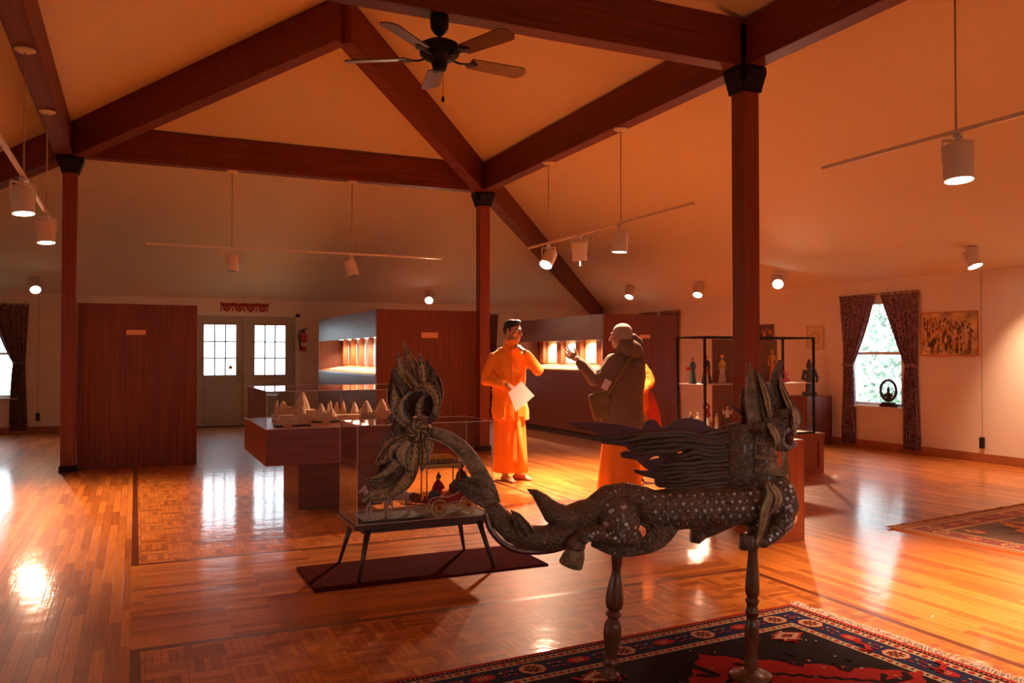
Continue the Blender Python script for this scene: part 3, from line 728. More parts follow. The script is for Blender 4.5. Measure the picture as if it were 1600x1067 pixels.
m.build('picture_frame', 'art3', t)

# ------------------------------------------------------------------ acrylic cover
def acrylic_box(parent, x0, x1, y0, y1, z0, z1, name='acrylic_cover', e=.004):
    m = MB()
    m.poly([(x0, y0, z0), (x1, y0, z0), (x1, y0, z1), (x0, y0, z1)]); m.poly([(x1, y1, z0), (x0, y1, z0), (x0, y1, z1), (x1, y1, z1)])
    m.poly([(x0, y1, z0), (x0, y0, z0), (x0, y0, z1), (x0, y1, z1)]); m.poly([(x1, y0, z0), (x1, y1, z0), (x1, y1, z1), (x1, y0, z1)])
    m.poly([(x0, y0, z1), (x1, y0, z1), (x1, y1, z1), (x0, y1, z1)])
    o = m.build(name, 'acrylic', parent, recalc=False)
    m = MB()
    for x in (x0, x1):
        for y in (y0, y1): m.box((x, y, (z0 + z1) / 2), (e, e, z1 - z0))
        m.box((x, (y0 + y1) / 2, z1), (e, y1 - y0, e)); m.box((x, (y0 + y1) / 2, z0 + e / 2), (e, y1 - y0, e))
    for y in (y0, y1): m.box(((x0 + x1) / 2, y, z1), (x1 - x0, e, e)); m.box(((x0 + x1) / 2, y, z0 + e / 2), (x1 - x0, e, e))
    m.build('cover_edges', 'acrylic_edge', o)
    return o

# temple-model display stand
bx0, bx1, by0, by1 = -.93, .50, -1.30, .16
t = thing('display_stand', (0, 0, 0), 'wide overhanging red-brown display box on a narrow plinth under a clear cover', 'display case')
m = MB(); m.bb(bx0, bx1, by0, by1, .44, .742, .003); m.build('display_box', 'panel_x', t)
m = MB(); m.bb(-.60, .16, -.95, -.15, 0, .44); m.build('plinth', 'darkbase' if False else 'panel_x', t)
acrylic_box(t, bx0 + .01, bx1 - .02, by0 + .02, by1 - .12, .742, 1.06)
def temple(loc, rz, label, spec, base=None, stone='ivory'):
    """spec: list of ('block',x,y,w,d,h,z) / ('tower',x,y,r,h,z) / ('dome',x,y,r,h,z)"""
    t = thing('temple_model', loc, label, 'temple model', rz, 'small carved temple models under the clear cover')
    if base:
        m = MB(); m.bb(-base[0] / 2, base[0] / 2, -base[1] / 2, base[1] / 2, 0, .014); m.build('base_board', 'black', t)
    z0 = .014 if base else 0; m = MB()
    for s in spec:
        if s[0] == 'block':
            _, x, y, w_, d_, h_, z = s; z += z0
            m.bb(x - w_ / 2, x + w_ / 2, y - d_ / 2, y + d_ / 2, z, z + h_ * .86)
            m.bb(x - w_ / 2 - .004, x + w_ / 2 + .004, y - d_ / 2 - .004, y + d_ / 2 + .004, z + h_ * .86, z + h_)
            k = max(2, int(w_ / .018))
            for i in range(k): m.bb(x - w_ / 2 + w_ * (i + .3) / k, x - w_ / 2 + w_ * (i + .7) / k, y - d_ / 2 - .003, y - d_ / 2, z, z + h_ * .86)
        else:
            _, x, y, r, h_, z = s; z += z0; rings = []; n = 7 if s[0] == 'tower' else 5
            prof = []
            for i in range(n):
                f = i / n; rr = r * 1.12 * ((1 - f) ** .5 if s[0] == 'dome' else (1 - .74 * f ** 1.35)); prof += [(rr, z + h_ * .86 * f), (rr * .95, z + h_ * .86 * (f + .7 / n)), (rr * .86, z + h_ * .86 * (f + .72 / n))]
            prof += [(r * .22, z + h_ * .88), (r * .34, z + h_ * .91), (r * .30, z + h_ * .94), (r * .08, z + h_ * .96), (r * .05, z + h_), (0, z + h_)]
            m.lathe(prof, (x, y, 0), 12 if s[0] == 'dome' else 8)
    m.build('temple_building', stone, t)
    return t
Z = .743
temple((-.52, -.30, Z), 0, 'large ivory temple model at the back left of the display, with one tall spire', [
    ('block', 0, 0, .40, .22, .05, 0), ('block', 0, 0, .36, .18, .045, .05), ('tower', .07, 0, .065, .17, .095), ('dome', -.11, 0, .045, .09, .095), ('tower', -.17, -.02, .018, .10, .095), ('block', -.02, 0, .12, .06, .03, .095)])
temple((-.66, -.98, Z), 0, 'low ivory temple model with a square tower at the front left corner of the display', [
    ('block', -.04, 0, .17, .10, .05, 0), ('block', -.05, .01, .12, .08, .03, .05), ('block', .085, 0, .055, .055, .09, 0), ('tower', .085, 0, .030, .07, .09)], (.30, .15))
temple((-.30, -.66, Z), 0, 'stepped temple model with two pyramid spires on a dark base, left centre of the display', [
    ('block', 0, 0, .19, .12, .035, 0), ('tower', -.045, 0, .052, .13, .03), ('tower', .05, -.01, .042, .09, .03), ('tower', -.03, .04, .02, .12, .03), ('tower', .03, .045, .02, .13, .03)], (.24, .15))
temple((.03, -.24, Z), 0, 'long low pale temple gallery model in the middle of the display', [('block', 0, 0, .33, .07, .032, 0)], None, 'poster_a')
temple((-.06, -.03, Z), 0, 'back row temple model with three small matching spires', [
    ('block', 0, 0, .20, .08, .04, 0), ('tower', -.065, 0, .03, .12, .04), ('tower', 0, 0, .032, .11, .04), ('tower', .065, 0, .028, .12, .04)])
temple((.14, -.04, Z), 0, 'back row temple model with a single beehive dome and a low hall', [('block', .02, 0, .15, .08, .045, 0), ('dome', -.02, 0, .036, .10, .045), ('block', .07, 0, .07, .05, .02, .045)])
temple((.11, -.55, Z), 0, 'tall pyramid temple model just left of the carved tail', [('block', 0, 0, .12, .10, .075, 0), ('tower', 0, 0, .052, .11, .075)])
temple((.27, -.60, Z), 0, 'domed temple model with a dark doorway beside the carved tail', [
    ('block', 0, 0, .19, .12, .055, 0), ('block', -.01, 0, .15, .10, .035, .055), ('dome', -.02, 0, .055, .11, .09), ('tower', .06, 0, .024, .09, .09), ('tower', .085, .03, .02, .08, .06)])
for x, y, lb in ((-.72, -1.10, 'small blank caption card in front of the front left temple model'), (-.35, -.90, 'small blank caption card in front of the stepped temple model')):
    m = MB(); m.box((0, 0, .0155), (.075, .004, .03), Matrix.Rotation(.15, 3, 'X')); o = m.build('caption_card', 'sign', None, loc=(x, y, Z)); tag(o, lb, 'card', 'caption cards under the clear cover')

# right plinth
m = MB(); m.bb(0, .29, 0, .22, 0, .74, .003); o = m.build('wooden_plinth', 'redwood', None, loc=(2.285, -3.715, 0)); tag(o, 'tall plain red-brown plinth behind the carved dragon head, in front of the nearest post', 'plinth')

# ------------------------------------------------------------------ glass cabinet with figures
cx0, cx1, cy0, cy1 = 3.68, 5.22, -1.10, -.60
t = thing('glass_cabinet', (0, 0, 0), 'glass display cabinet with black metal edges on a panelled wooden base', 'display cabinet')
m = MB(); m.bb(cx0 - .12, cx1 + .14, cy0 - .03, cy1 + .12, .43, .465, .003); m.bb(cx0 - .08, cx1 + .13, cy0 - .005, cy1 + .1, .0, .43)
f = cy0 - .02; a0, a1 = cx0 - .08, cx1 + .13
m.bb(a0, a1, f, f + .02, .37, .43); m.bb(a0, a1, f, f + .02, 0, .07)
for x in (a0, (a0 + a1) / 2 - .04, a1 - .07): m.bb(x, x + .07, f, f + .02, .07, .37)
m.build('wooden_base', 'redwood', t)
m = MB(); m.bb(cx0 + .0, cx1, cy0 + .02, cy1, .465, .478); m.build('base_tray', 'whitepaint', t)
m = MB()
for x in (cx0, cx1):
    for y in (cy0, cy1): m.box((x, y, 1.015), (.022, .022, 1.10))
    for z in (.475, 1.56): m.box((x, (cy0 + cy1) / 2, z), (.018, cy1 - cy0, .018))
for y in (cy0, cy1):
    for z in (.475, 1.56): m.box(((cx0 + cx1) / 2, y, z), (cx1 - cx0, .018, .018))
m.box((4.98, cy1, 1.015), (.02, .02, 1.1))
m.build('metal_frame', 'blackmetal', t)
m = MB()
for y in (cy0, cy1): m.poly([(cx0, y, .47), (cx1, y, .47), (cx1, y, 1.56), (cx0, y, 1.56)])
for x in (cx0, cx1): m.poly([(x, cy0, .47), (x, cy1, .47), (x, cy1, 1.56), (x, cy0, 1.56)])
m.build('glass_panes', 'cabglass', t, recalc=False)
m = MB(); m.bb(cx0 + .01, cx1 - .01, cy0 + .02, cy1 - .01, 1.036, 1.044); m.build('glass_shelf', 'acrylic_edge', t)
m = MB(); m.bb(4.16, 5.12, cy1 - .012, cy1 - .005, .50, 1.545); m.build('backing_panel', 'panel_h', t)

def doll(loc, h, rz, label, robe, top, acc=None, head='skin2', hair='hairblack', arms=0, slim=.14):
    t = thing('figurine', loc, label, 'figurine', rz, 'small costumed figurines in the glass cabinet')
    s = h; m = MB(); m.lathe([(0, 0), (slim * s, 0), (slim * .9 * s, .05 * s), (slim * .62 * s, .32 * s), (slim * .5 * s, .52 * s), (0, .54 * s)], seg=18, fold=.06, nf=9); m.build('skirt', robe, t, True)
    m = MB(); m.lathe([(slim * .45 * s, .48 * s), (slim * .5 * s, .58 * s), (slim * .66 * s, .72 * s), (slim * .5 * s, .79 * s), (slim * .18 * s, .82 * s), (0, .82 * s)], seg=14, sy=.7)
    sh = .76 * s
    for sg in (-1, 1):
        if arms == 0: p = [(sg * .07 * s, 0, sh), (sg * .11 * s, 0, .60 * s), (sg * .06 * s, -.07 * s, .55 * s)]
        elif arms == 1: p = [(sg * .07 * s, 0, sh), (sg * .15 * s, 0, .66 * s), (sg * .17 * s, -.04 * s, .80 * s)]
        else: p = [(sg * .07 * s, 0, sh), (sg * .12 * s, 0, .62 * s), (sg * .10 * s, -.02 * s, .46 * s)]
        m.chain(p, [.026 * s, .022 * s, .018 * s], 8)
    m.build('upper_body', top, t, True)
    m = MB(); m.cyl((0, 0, .80 * s), (0, 0, .86 * s), .022 * s); m.ball((0, 0, .90 * s), (.048 * s, .05 * s, .062 * s)); m.ball((0, -.05 * s, .895 * s), .010 * s, 8); m.build('head', head, t, True)
    m = MB(); m.ball((0, .012 * s, .915 * s), (.055 * s, .054 * s, .060 * s)); m.ball((0, .045 * s, .87 * s), (.035 * s, .03 * s, .05 * s)); m.build('hair', hair, t, True)
    if acc: acc(t, s)
    return t
def acc_basket(t, s):
    m = MB(); m.lathe([(0, .5 * s), (.09 * s, .5 * s), (.12 * s, .60 * s), (.10 * s, .61 * s), (0, .55 * s)], (-.17 * s, 0, 0), 14); m.build('basket', 'garl1', t, True)
def acc_turban(t, s):
    m = MB(); m.lathe([(.05 * s, .93 * s), (.072 * s, .955 * s), (.06 * s, .99 * s), (0, 1.0 * s)], seg=14); m.build('turban', 'saffron', t, True)
def acc_halo(t, s):
    m = MB(); m.lathe([(0, 0), (.13 * s, 0), (.13 * s, .012 * s), (0, .012 * s)], seg=20, fold=.08, nf=10); bmesh.ops.rotate(m.bm, verts=m.bm.verts, matrix=Matrix.Rotation(PI / 2, 3, 'X'))
    bmesh.ops.translate(m.bm, verts=m.bm.verts, vec=V(0, .06 * s, .88 * s)); m.build('fan_headdress', 'garl1', t)
zs, zb = 1.045, .479; fy = -.74
M['dress_teal'] = mat('teal_dress', (.03, .14, .13), .6); M['dress_pink'] = mat('pink_dress', (.75, .12, .20), .6); M['dress_yel'] = mat('yellow_dress', (.75, .45, .08), .6)
M['dress_dark'] = mat('dark_dress', (.06, .04, .06), .6, vary=(40, .5)); M['dress_white'] = mat('white_dress', (.70, .55, .40), .6); M['dress_or'] = mat('orange_dress', (.72, .28, .04), .6, vary=(30, .3))
doll((3.79, fy, zs), .30, -.3, 'tall figurine in a teal dress with a red basket, upper shelf at the left', 'dress_teal', 'dress_teal', acc_basket, hair='garl1')
doll((3.92, fy - .08, zs), .20, .3, 'short pink-robed figurine on the upper shelf beside the cabinet edge', 'dress_white', 'dress_pink')
doll((3.98, fy, zs), .32, -.2, 'tall dark figurine on the upper shelf behind the black cabinet edge', 'dress_dark', 'dress_dark', None, arms=2, slim=.2)
doll((4.20, fy, zs), .32, -.4, 'figurine in a yellow blouse and pale skirt on the upper shelf', 'dress_white', 'dress_yel', acc_turban, arms=2)
doll((4.93, fy, zs), .40, -.35, 'largest orange-robed figurine on the upper shelf right of the nearest post', 'dress_or', 'dress_or', None, head='dress_or', hair='dress_or', arms=2, slim=.12)
doll((3.755, fy, zb), .26, -.3, 'dark-haired figurine in a dark dress on the lower tray at the left', 'dress_white', 'dress_dark', arms=2)
doll((3.86, fy, zb), .25, -.3, 'slender pale figurine second from the left on the lower tray', 'dress_white', 'dress_white', None, slim=.1, hair='hairgrey')
doll((3.98, fy, zb), .34, -.3, 'figurine with a round red fan headdress on the lower tray', 'dress_white', 'garl1', acc_halo)
doll((4.10, fy - .02, zb), .24, .2, 'small pale figurine beside the fan headdress on the lower tray', 'dress_white', 'dress_yel', arms=2)
doll((4.27, fy, zb), .32, -.4, 'figurine with raised arms on the lower tray left of the nearest post', 'dress_dark', 'dress_white', None, arms=1)
doll((5.13, fy - .1, zb), .26, -.2, 'bright pink figurine on the lower tray at the right end', 'dress_pink', 'dress_pink', None, head='dress_pink', hair='dress_pink', arms=2, slim=.12)
m = MB(); m.ball((0, 0, .022), (.07, .03, .022)); m.cap((.01, 0, .03), (-.015, 0, .08), .022, .018); m.ball((-.025, 0, .115), .019); m.cap((-.01, 0, .07), (.03, 0, .10), .009, .008)
o = m.build('reclining_figurine', 'dress_pink', None, loc=(5.14, fy, zs)); tag(o, 'small mauve reclining figurine on the upper shelf at the right end', 'figurine')

# wooden stand by the right wall and its dark statue
m = MB(); m.bb(-.25, .25, -.25, .25, 0, .74, .004); o = m.build('wooden_stand', 'panel', None, loc=(7.55, 1.42, 0)); tag(o, 'plain red-brown stand against the right wall behind the cabinet', 'stand')
t = thing('dark_statue', (7.5, 1.33, .741), 'dark standing statue on the stand by the right wall behind the cabinet', 'statue', -.6)
m = MB(); m.box((0, 0, .03), (.20, .16, .06)); m.build('statue_base', 'bronze', t)
m = MB(); m.chain([(0, 0, .06), (0, 0, .25), (.01, 0, .36)], [.06, .05, .06]); m.chain([(-.07, 0, .38), (-.10, -.02, .26), (-.04, -.06, .25)], [.025, .022, .02]); m.chain([(.08, 0, .38), (.12, 0, .28), (.10, -.05, .22)], [.025, .022, .02]); m.ball((0, 0, .46), (.045, .045, .06)); m.cyl((0, 0, .49), (0, 0, .56), .04, .015)
m.build('statue_figure', 'bronze', t, remesh=.006)

# ------------------------------------------------------------------ rugs
RUGC = {'red': (.34, .018, .012), 'navy': (.020, .022, .060), 'cream': (.46, .32, .19), 'black': (.018, .010, .012), 'dred': (.20, .014, .010)}
for k, c in RUGC.items(): M['rug_' + k] = mat('rug_wool_' + k, c, .95, bump=(260, .6), vary=(60, .12), spec=.1)
RL = ['rug_red', 'rug_black', 'rug_cream', 'rug_navy', 'rug_dred']
def rug(name, loc, rz, L, W, label, mats=RL, fringe_ends=(1,)):
    """L along x, W along y; origin at the far right corner; rug spreads to -x,-y"""
    t = thing(name, loc, label, 'rug', rz); m = MB(); rnd = random.Random(5); z = [.010]
    m.mi = 0; m.bb(-L, 0, -W, 0, 0, z[0])
    def lay(i): m.mi = i; z[0] += .00025
    def ins(d): m.poly([(-L + d, -W + d, z[0]), (-d, -W + d, z[0]), (-d, -d, z[0]), (-L + d, -d, z[0])])
    for d, c in ((.022, 1), (.042, 4), (.050, 2), (.092, 1), (.098, 3), (.232, 1), (.238, 2), (.280, 1), (.288, 1)):
        lay(c); ins(d)
    lay(1)
    # little repeats along the guard bands
    def run(d, step, fn):
        for side in range(4):
            ln = (L if side % 2 == 0 else W) - 2 * d; n = int(ln / step)
            for k in range(n):
                s = d + (k + .5) * ln / n
                if side == 0: c, a = V(-s, -d, 0), 0
                elif side == 1: c, a = V(-L + d, -s, 0), PI / 2
                elif side == 2: c, a = V(-s, -W + d, 0), PI
                else: c, a = V(-d, -s, 0), -PI / 2
                if c.x < -2.6 or c.y < -1.75: continue
                fn(c, a, k)
    def pg(c, a, pts):
        m.poly([(c.x + x * math.cos(a) - y * math.sin(a), c.y + x * math.sin(a) + y * math.cos(a), z[0]) for x, y in pts])
    def ell(c, a, x0, y0, rx, ry, n=10, ph=0): pg(c, a, [(x0 + rx * math.cos(2 * PI * i / n + ph), y0 + ry * math.sin(2 * PI * i / n + ph)) for i in range(n)])
    z[0] += .00025
    def f1(c, a, k): m.mi = 2; ell(c, a, 0, 0, .006, .006, 4)
    run(.034, .022, f1)
    def f2(c, a, k):
        m.mi = 0 if k % 2 else 1; ell(c, a, 0, 0, .016 if k % 2 else .007, .013 if k % 2 else .010, 6)
    run(.071, .036, f2); run(.259, .036, f2)
    z0 = z[0]
    def med(c, a, k):
        z[0] = z0
        if k % 2 == 0:
            m.mi = 0; pg(c, a, [(x * .062, y * .056) for x, y in ((-1, -.4), (-.45, -1), (.45, -1), (1, -.4), (1, .4), (.45, 1), (-.45, 1), (-1, .4))]); z[0] += .0002
            m.mi = 2; pg(c, a, [(x * .057, y * .051) for x, y in ((-1, -.4), (-.45, -1), (.45, -1), (1, -.4), (1, .4), (.45, 1), (-.45, 1), (-1, .4))]); z[0] += .0002
            for q in range(8):
                m.mi = 4; aa = q * PI / 4; ell(c, a + aa, .029, 0, .015, .0085, 8)
                z[0] += .0001; m.mi = 1; ell(c, a + aa + PI / 8, .02, 0, .012, .002, 4)
            z[0] += .0002; m.mi = 1; ell(c, a, 0, 0, .009, .009, 8)
        else:
            m.mi = 0; pg(c, a, [(-.060, 0), (-.045, -.022), (-.02, -.032), (.02, -.032), (.045, -.022), (.060, 0), (.045, .022), (.02, .034), (-.02, .034), (-.045, .022)]); z[0] += .0002
            m.mi = 2
            for x in (-.022, -.006, .010): pg(c, a, [(x, -.016), (x + .006, -.016), (x + .006, .016), (x, .016)])
            z[0] = z0
        for sg in (-1, 1):
            m.mi = 2; ell(c, a, sg * .092, .018, .010, .006, 6); m.mi = 0; ell(c, a, sg * .092, -.020, .014, .008, 6); ell(c, a, sg * .115, .02, .009, .008, 5)
            m.mi = 2; ell(c, a, sg * .118, -.014, .006, .004, 4)
    run(.165, .235, med)
    z[0] = z0 + .0008
    # field: dark ground with red serrated lozenges, cream stepped corner figures
    def serr(cx, cy, rx, ry, mi, teeth=9, d=.018):
        m.mi = mi; pts = []
        cor = [(rx, 0), (0, ry), (-rx, 0), (0, -ry)]
        for q in range(4):
            (xa, ya), (xb, yb) = cor[q], cor[(q + 1) % 4]
            for k in range(teeth):
                f = k / teeth; x, y = xa + (xb - xa) * f, ya + (yb - ya) * f; pts.append((cx + x, cy + y)); f = (k + .5) / teeth; x, y = xa + (xb - xa) * f, ya + (yb - ya) * f
                nn = V(x, y, 0).normalized(); pts.append((cx + x - nn.x * d, cy + y - nn.y * d))
        m.poly([(x, y, z[0]) for x, y in pts])
    for cx in (-.95, -2.1):
        z[0] = z0 + .001
        for rx, ry, mi in ((.70, .62, 0), (.50, .42, 1), (.46, .385, 0), (.25, .2, 3), (.21, .165, 2), (.14, .11, 4)):
            serr(cx, -.98, rx, ry, mi); z[0] += .0003
        for k in range(14):
            a = 2 * PI * k / 14; x, y = cx + .55 * math.cos(a), -.98 + .47 * math.sin(a); m.mi = 1
            cc = V(x, y, 0); z[0] = z0 + .0035
            pg(cc, a, [(-.09, -.020), (.05, -.026), (.085, .034), (.06, .045), (.034, .006), (-.09, .014)]); pg(cc, a + .3, [(-.07, .035), (.0, .05), (.0, .08), (-.08, .05)]); m.mi = 2; ell(cc, a, -.02, -.05, .014, .007, 5); m.mi = 0; cc2 = V(cx + .82 * math.cos(a), -.98 + .74 * math.sin(a), 0)
            if abs(cc2.y + .98) < .66: pg(cc2, a + .5, [(-.07, -.014), (.04, -.02), (.07, .03), (.05, .036), (.028, .006), (-.07, .012)]); pg(cc2, a + 1.4, [(-.05, .03), (.02, .04), (.02, .055), (-.05, .045)])
    for cx in (-.42, -1.5):
        for cy in (-.38, -1.6):
            z[0] = z0 + .0045; serr(cx, cy, .11, .075, 0, 5, .01); z[0] += .0002; serr(cx, cy, .09, .058, 2, 5, .01); z[0] += .0002; serr(cx, cy, .045, .03, 4, 3, .006)
            m.mi = 2
            for k in range(5): pg(V(cx, cy, 0), k * 1.256, [(.03, -.004), (.075, -.004), (.075, .004), (.03, .004)])
    for k in range(60):
        m.mi = 2 if k % 3 else 0; z[0] = z0 + .005; cc = V(rnd.uniform(-2.4, -.32), rnd.uniform(-1.7, -.32), 0); ell(cc, rnd.random() * 3, 0, 0, .010, .005, 5)
    m.build('woven_pile', mats, t, recalc=False)
    m = MB()
    for x in ([0] if 1 in fringe_ends else []) + ([-L] if -1 in fringe_ends else []):
        sg = 1 if x == 0 else -1
        for k in range(int(W / .0065)):
            y = -k * .0065; p = V(x, y, .006); l = rnd.uniform(.055, .085); a = rnd.gauss(0, .45) + .35 * math.sin(k * .11)
            q = p + V(sg * l * .5 * math.cos(a), l * .5 * math.sin(a), rnd.uniform(.006, .018)); a += rnd.gauss(0, .7); r_ = q + V(sg * l * .5 * math.cos(a), l * .5 * math.sin(a), 0); r_.z = .003 + rnd.random() * .006
            m.tube([p, q, r_], [.0028, .0026, .0016], 4, (0, 0, 1))
    f = m.build('fringe', 'rug_cream' if mats is RL else mats[2], t); f['kind'] = 'stuff'
    return t
M['fringe'] = mat('fringe_cotton', (.72, .62, .50), .9)
r = rug('persian_rug', (1.335, -4.905, 0), math.radians(3.6), 3.4, 2.3, 'dark red and navy patterned rug with cream fringe under the carved dragon', RL)
for ch in r.children:
    if ch.name.startswith('fringe'): ch.data.materials[0] = M['fringe']
M['rb_ter'] = mat('rug_terracotta', (.62, .20, .06), .95, spec=.1); M['rb_rose'] = mat('rug_rose', (.34, .10, .08), .95, vary=(50, .3), spec=.1); M['rb_tan'] = mat('rug_tan', (.60, .34, .16), .95, vary=(40, .2), spec=.1)
M['rb_gr'] = mat('rug_grey', (.20, .13, .10), .95, spec=.1); M['rb_pl'] = mat('rug_plum', (.30, .09, .09), .95, vary=(60, .5), spec=.1)
# second rug, seen at the right edge: fringe towards the far side
t2 = rug('patterned_rug', (3.49, -3.70, 0), math.radians(90 + 5.5), 2.9, 2.6, 'terracotta and rose patterned rug at the right edge of the picture', ['rb_ter', 'rb_gr', 'rb_tan', 'rb_pl', 'rb_rose'])
t2.rotation_euler.z = math.radians(90 + 6.5)
m = MB(); m.bb(-.97, .53, -3.59, -2.995, .0, .012, .003); o = m.build('floor_mat', 'mat_red', None); tag(o, 'plain dark maroon floor mat under the low table with tapered legs', 'mat')
# ------------------------------------------------------------------ low table with the covered chariot model
t = thing('low_table', (-.265, -3.27, 0), 'low dark walnut table with tapered splayed legs carrying the clear chariot case', 'table')
m = MB(); m.bb(-.455, .455, -.245, .245, .312, .342, .004); m.build('table_top', 'walnut', t)
m = MB(); m.bb(-.40, .40, -.20, .20, .285, .313); m.build('apron', 'walnut', t)
for sx in (-1, 1):
    for sy in (-1, 1): m = MB(); m.cyl((sx * .36, sy * .19, .312), (sx * .435, sy * .262, .013), .021, .010, 14); m.build('leg', 'walnut', t, True)
t = thing('acrylic_case', (-.265, -3.27, .343), 'clear acrylic cover standing on the low walnut table', 'display case')
acrylic_box(t, -.438, .438, -.228, .228, 0, .597)
m = MB(); m.bb(-.19, .19, -.125, .125, 0, .012); o = m.build('model_board', 'grey_board', None, loc=(-.46, -3.32, .343)); tag(o, 'grey board under the white horses inside the clear case', 'board')
def horse(loc, rz, label):
    t = thing('model_horse', loc, label, 'model horse', rz, 'white horses harnessed before the model chariot'); m = MB()
    m.chain([(.06, 0, .125), (.02, 0, .122), (-.03, 0, .125)], [.027, .026, .027]); m.chain([(-.04, 0, .135), (-.065, 0, .17), (-.075, 0, .185)], [.022, .015, .013]); m.chain([(-.072, 0, .19), (-.10, 0, .172)], [.014, .008])
    m.chain([(-.07, .006, .20), (-.066, .008, .212)], [.004, .002]); m.chain([(-.07, -.006, .20), (-.066, -.008, .212)], [.004, .002])
    for x, y, k in ((-.042, -.014, -.02), (-.034, .014, .012), (.064, -.014, .012), (.072, .014, -.012)):
        kn = V(x + (k if x < 0 else k * .6), y, .062); m.chain([(x, y, .115), kn, (x + k * .6 + (0 if x < 0 else .008), y, .014)], [.015 if x > 0 else .012, .007, .006]); m.cap((x + k * .6 + (0 if x < 0 else .008), y, .008), (x + k * .6 - .004 + (0 if x < 0 else .008), y, .006), .008)
    m.build('horse_body', 'white_model', t, remesh=.003)
    m = MB(); m.tube(crom([(.085, 0, .135), (.10, 0, .12), (.10, 0, .07)]), [.007] * 16 + [.003], 8); m.build('tail', 'white_model', t, True)
    m = MB(); m.tube([V(-.028 + .0 * a, .029 * math.cos(a), .125 + .031 * math.sin(a)) for a in [2 * PI * i / 18 for i in range(19)]], .003, 6, (1, 0, 0)); m.build('harness', 'black', t)
    return t
horse((-.565, -3.40, .356), .05, 'white model horse at the far left of the clear case')
horse((-.42, -3.36, .356), -.02, 'white model horse closest to the model chariot')
t = thing('model_chariot', (-.062, -3.385, .344), 'red model chariot with gold wheels and a canopy inside the clear case', 'model chariot')
def wheel(x, y, r):
    m = MB(); n = 16; z = r
    ring = [V(x + r * .88 * math.cos(a), y, z + r * .88 * math.sin(a)) for a in [2 * PI * i / 32 for i in range(33)]]; m.tube(ring, r * .09, 6)
    for i in range(n):
        a = 2 * PI * i / n; m.ball((x + r * .93 * math.cos(a), y - .003, z + r * .93 * math.sin(a)), r * .11, 8)
    m.mi = 1
    for i in range(n):
        a = 2 * PI * i / n; m.tube([V(x, y - .004, z) + V(math.cos(a), 0, math.sin(a)) * r * q for q in (.15, .5, .82)], [r * .03, r * .07, r * .03], 6)
    m.mi = 2; m.cyl((x, y - .012, z), (x, y + .006, z), r * .18)
    m.build('wheel', ['poster_a', 'dress_yel', 'red_model'], t, True)
wheel(-.11, -.075, .057); wheel(.085, -.075, .066); wheel(-.11, .085, .057); wheel(.085, .085, .066)
m = MB(); out = [(-.175, .085), (-.16, .115), (-.12, .125), (-.06, .120), (0, .135), (.05, .165), (.11, .185), (.14, .18), (.15, .12), (.08, .10), (0, .088), (-.08, .075), (-.13, .068)]
m.prism(out, -.06, .07); m.build('chariot_body', 'red_model', t)
m = MB(); ou = out + [out[0]]
pts = crom([V(x, -.062, z) for x, z in ou], 5); m.tube(pts, .0035, 6)
for p in pts[::1]: m.ball(p, .0055, 6)
m.build('white_trim', 'white_model', t, True)
m = MB(); m.cyl((-.24, -.02, .12), (-.24, .05, .12), .030); m.cyl((-.24, 0, .10), (-.16, 0, .085), .008); m.cyl((-.2, 0, .07), (-.34, 0, .09), .004); m.build('shaft_drum', 'art4', t, True)
m = MB(); m.bb(-.20, .045, -.065, .065, .318, .332)
for k in range(13): m.bb(-.197 + k * .0187, -.187 + k * .0187, -.068, .068, .305, .318)
m.mi = 1; m.bb(-.205, .05, -.07, .07, .332, .338)
m.mi = 2
for k in range(12): m.bb(-.19 + k * .019, -.183 + k * .019, -.06, .06, .338, .362)
m.mi = 0; m.loft([[V(-.17, -.05, .362), V(.02, -.05, .362), V(.02, .05, .362), V(-.17, .05, .362)], [V(-.13, -.02, .385), V(-.02, -.02, .385), V(-.02, .02, .385), V(-.13, .02, .385)]])
m.build('canopy_roof', ['gilt', 'art1', 'dress_white'], t)
for x in (-.185, .03):
    for y in (-.055, .055):
        m = MB(); n = 12
        for k in range(n): m.ball((x, y, .125 + (.305 - .125) * (k + .5) / n), (.0055, .0055, .009), 8)
        m.cyl((x, y, .115), (x, y, .31), .003); m.build('canopy_pole', 'gilt', t, True)
m = MB(); m.bb(.0, .11, -.05, .05, .13, .185); m.bb(.10, .14, -.05, .05, .13, .23, .005); m.build('seat', 'art1', t)
def rider(loc, rz, robe, top, label):
    r = thing('model_rider', loc, label, 'model figure', rz, 'seated figures in the model chariot'); m = MB()
    m.chain([(0, 0, .02), (.0, 0, .06), (0, 0, .085)], [.028, .022, .018]); m.chain([(-.02, 0, .075), (-.04, -.02, .05), (-.045, -.03, .03)], [.010, .008, .007]); m.chain([(.02, 0, .075), (.03, -.02, .05), (0, -.035, .045)], [.010, .008, .007]); m.build('torso', top, r, remesh=.003)
    m = MB(); m.chain([(0, 0, .018), (-.035, -.01, .022), (-.06, -.01, -.01)], [.026, .022, .014]); m.build('robe', robe, r, remesh=.003)
    m = MB(); m.ball((0, 0, .112), (.014, .015, .018)); m.build('head', 'skin', r, True)
    m = MB(); m.ball((.004, .002, .118), (.016, .017, .018)); m.cyl((.002, 0, .128), (.002, 0, .148), .010, .003); m.build('headdress', 'hairblack', r, True)
rider((-.155, -3.39, .47), 0, 'blue_model', 'garl1', 'small seated figure in blue and red at the front of the model chariot')
rider((.0, -3.39, .53), .1, 'blue_model', 'dress_dark', 'larger reclining dark-haired figure at the back of the model chariot')

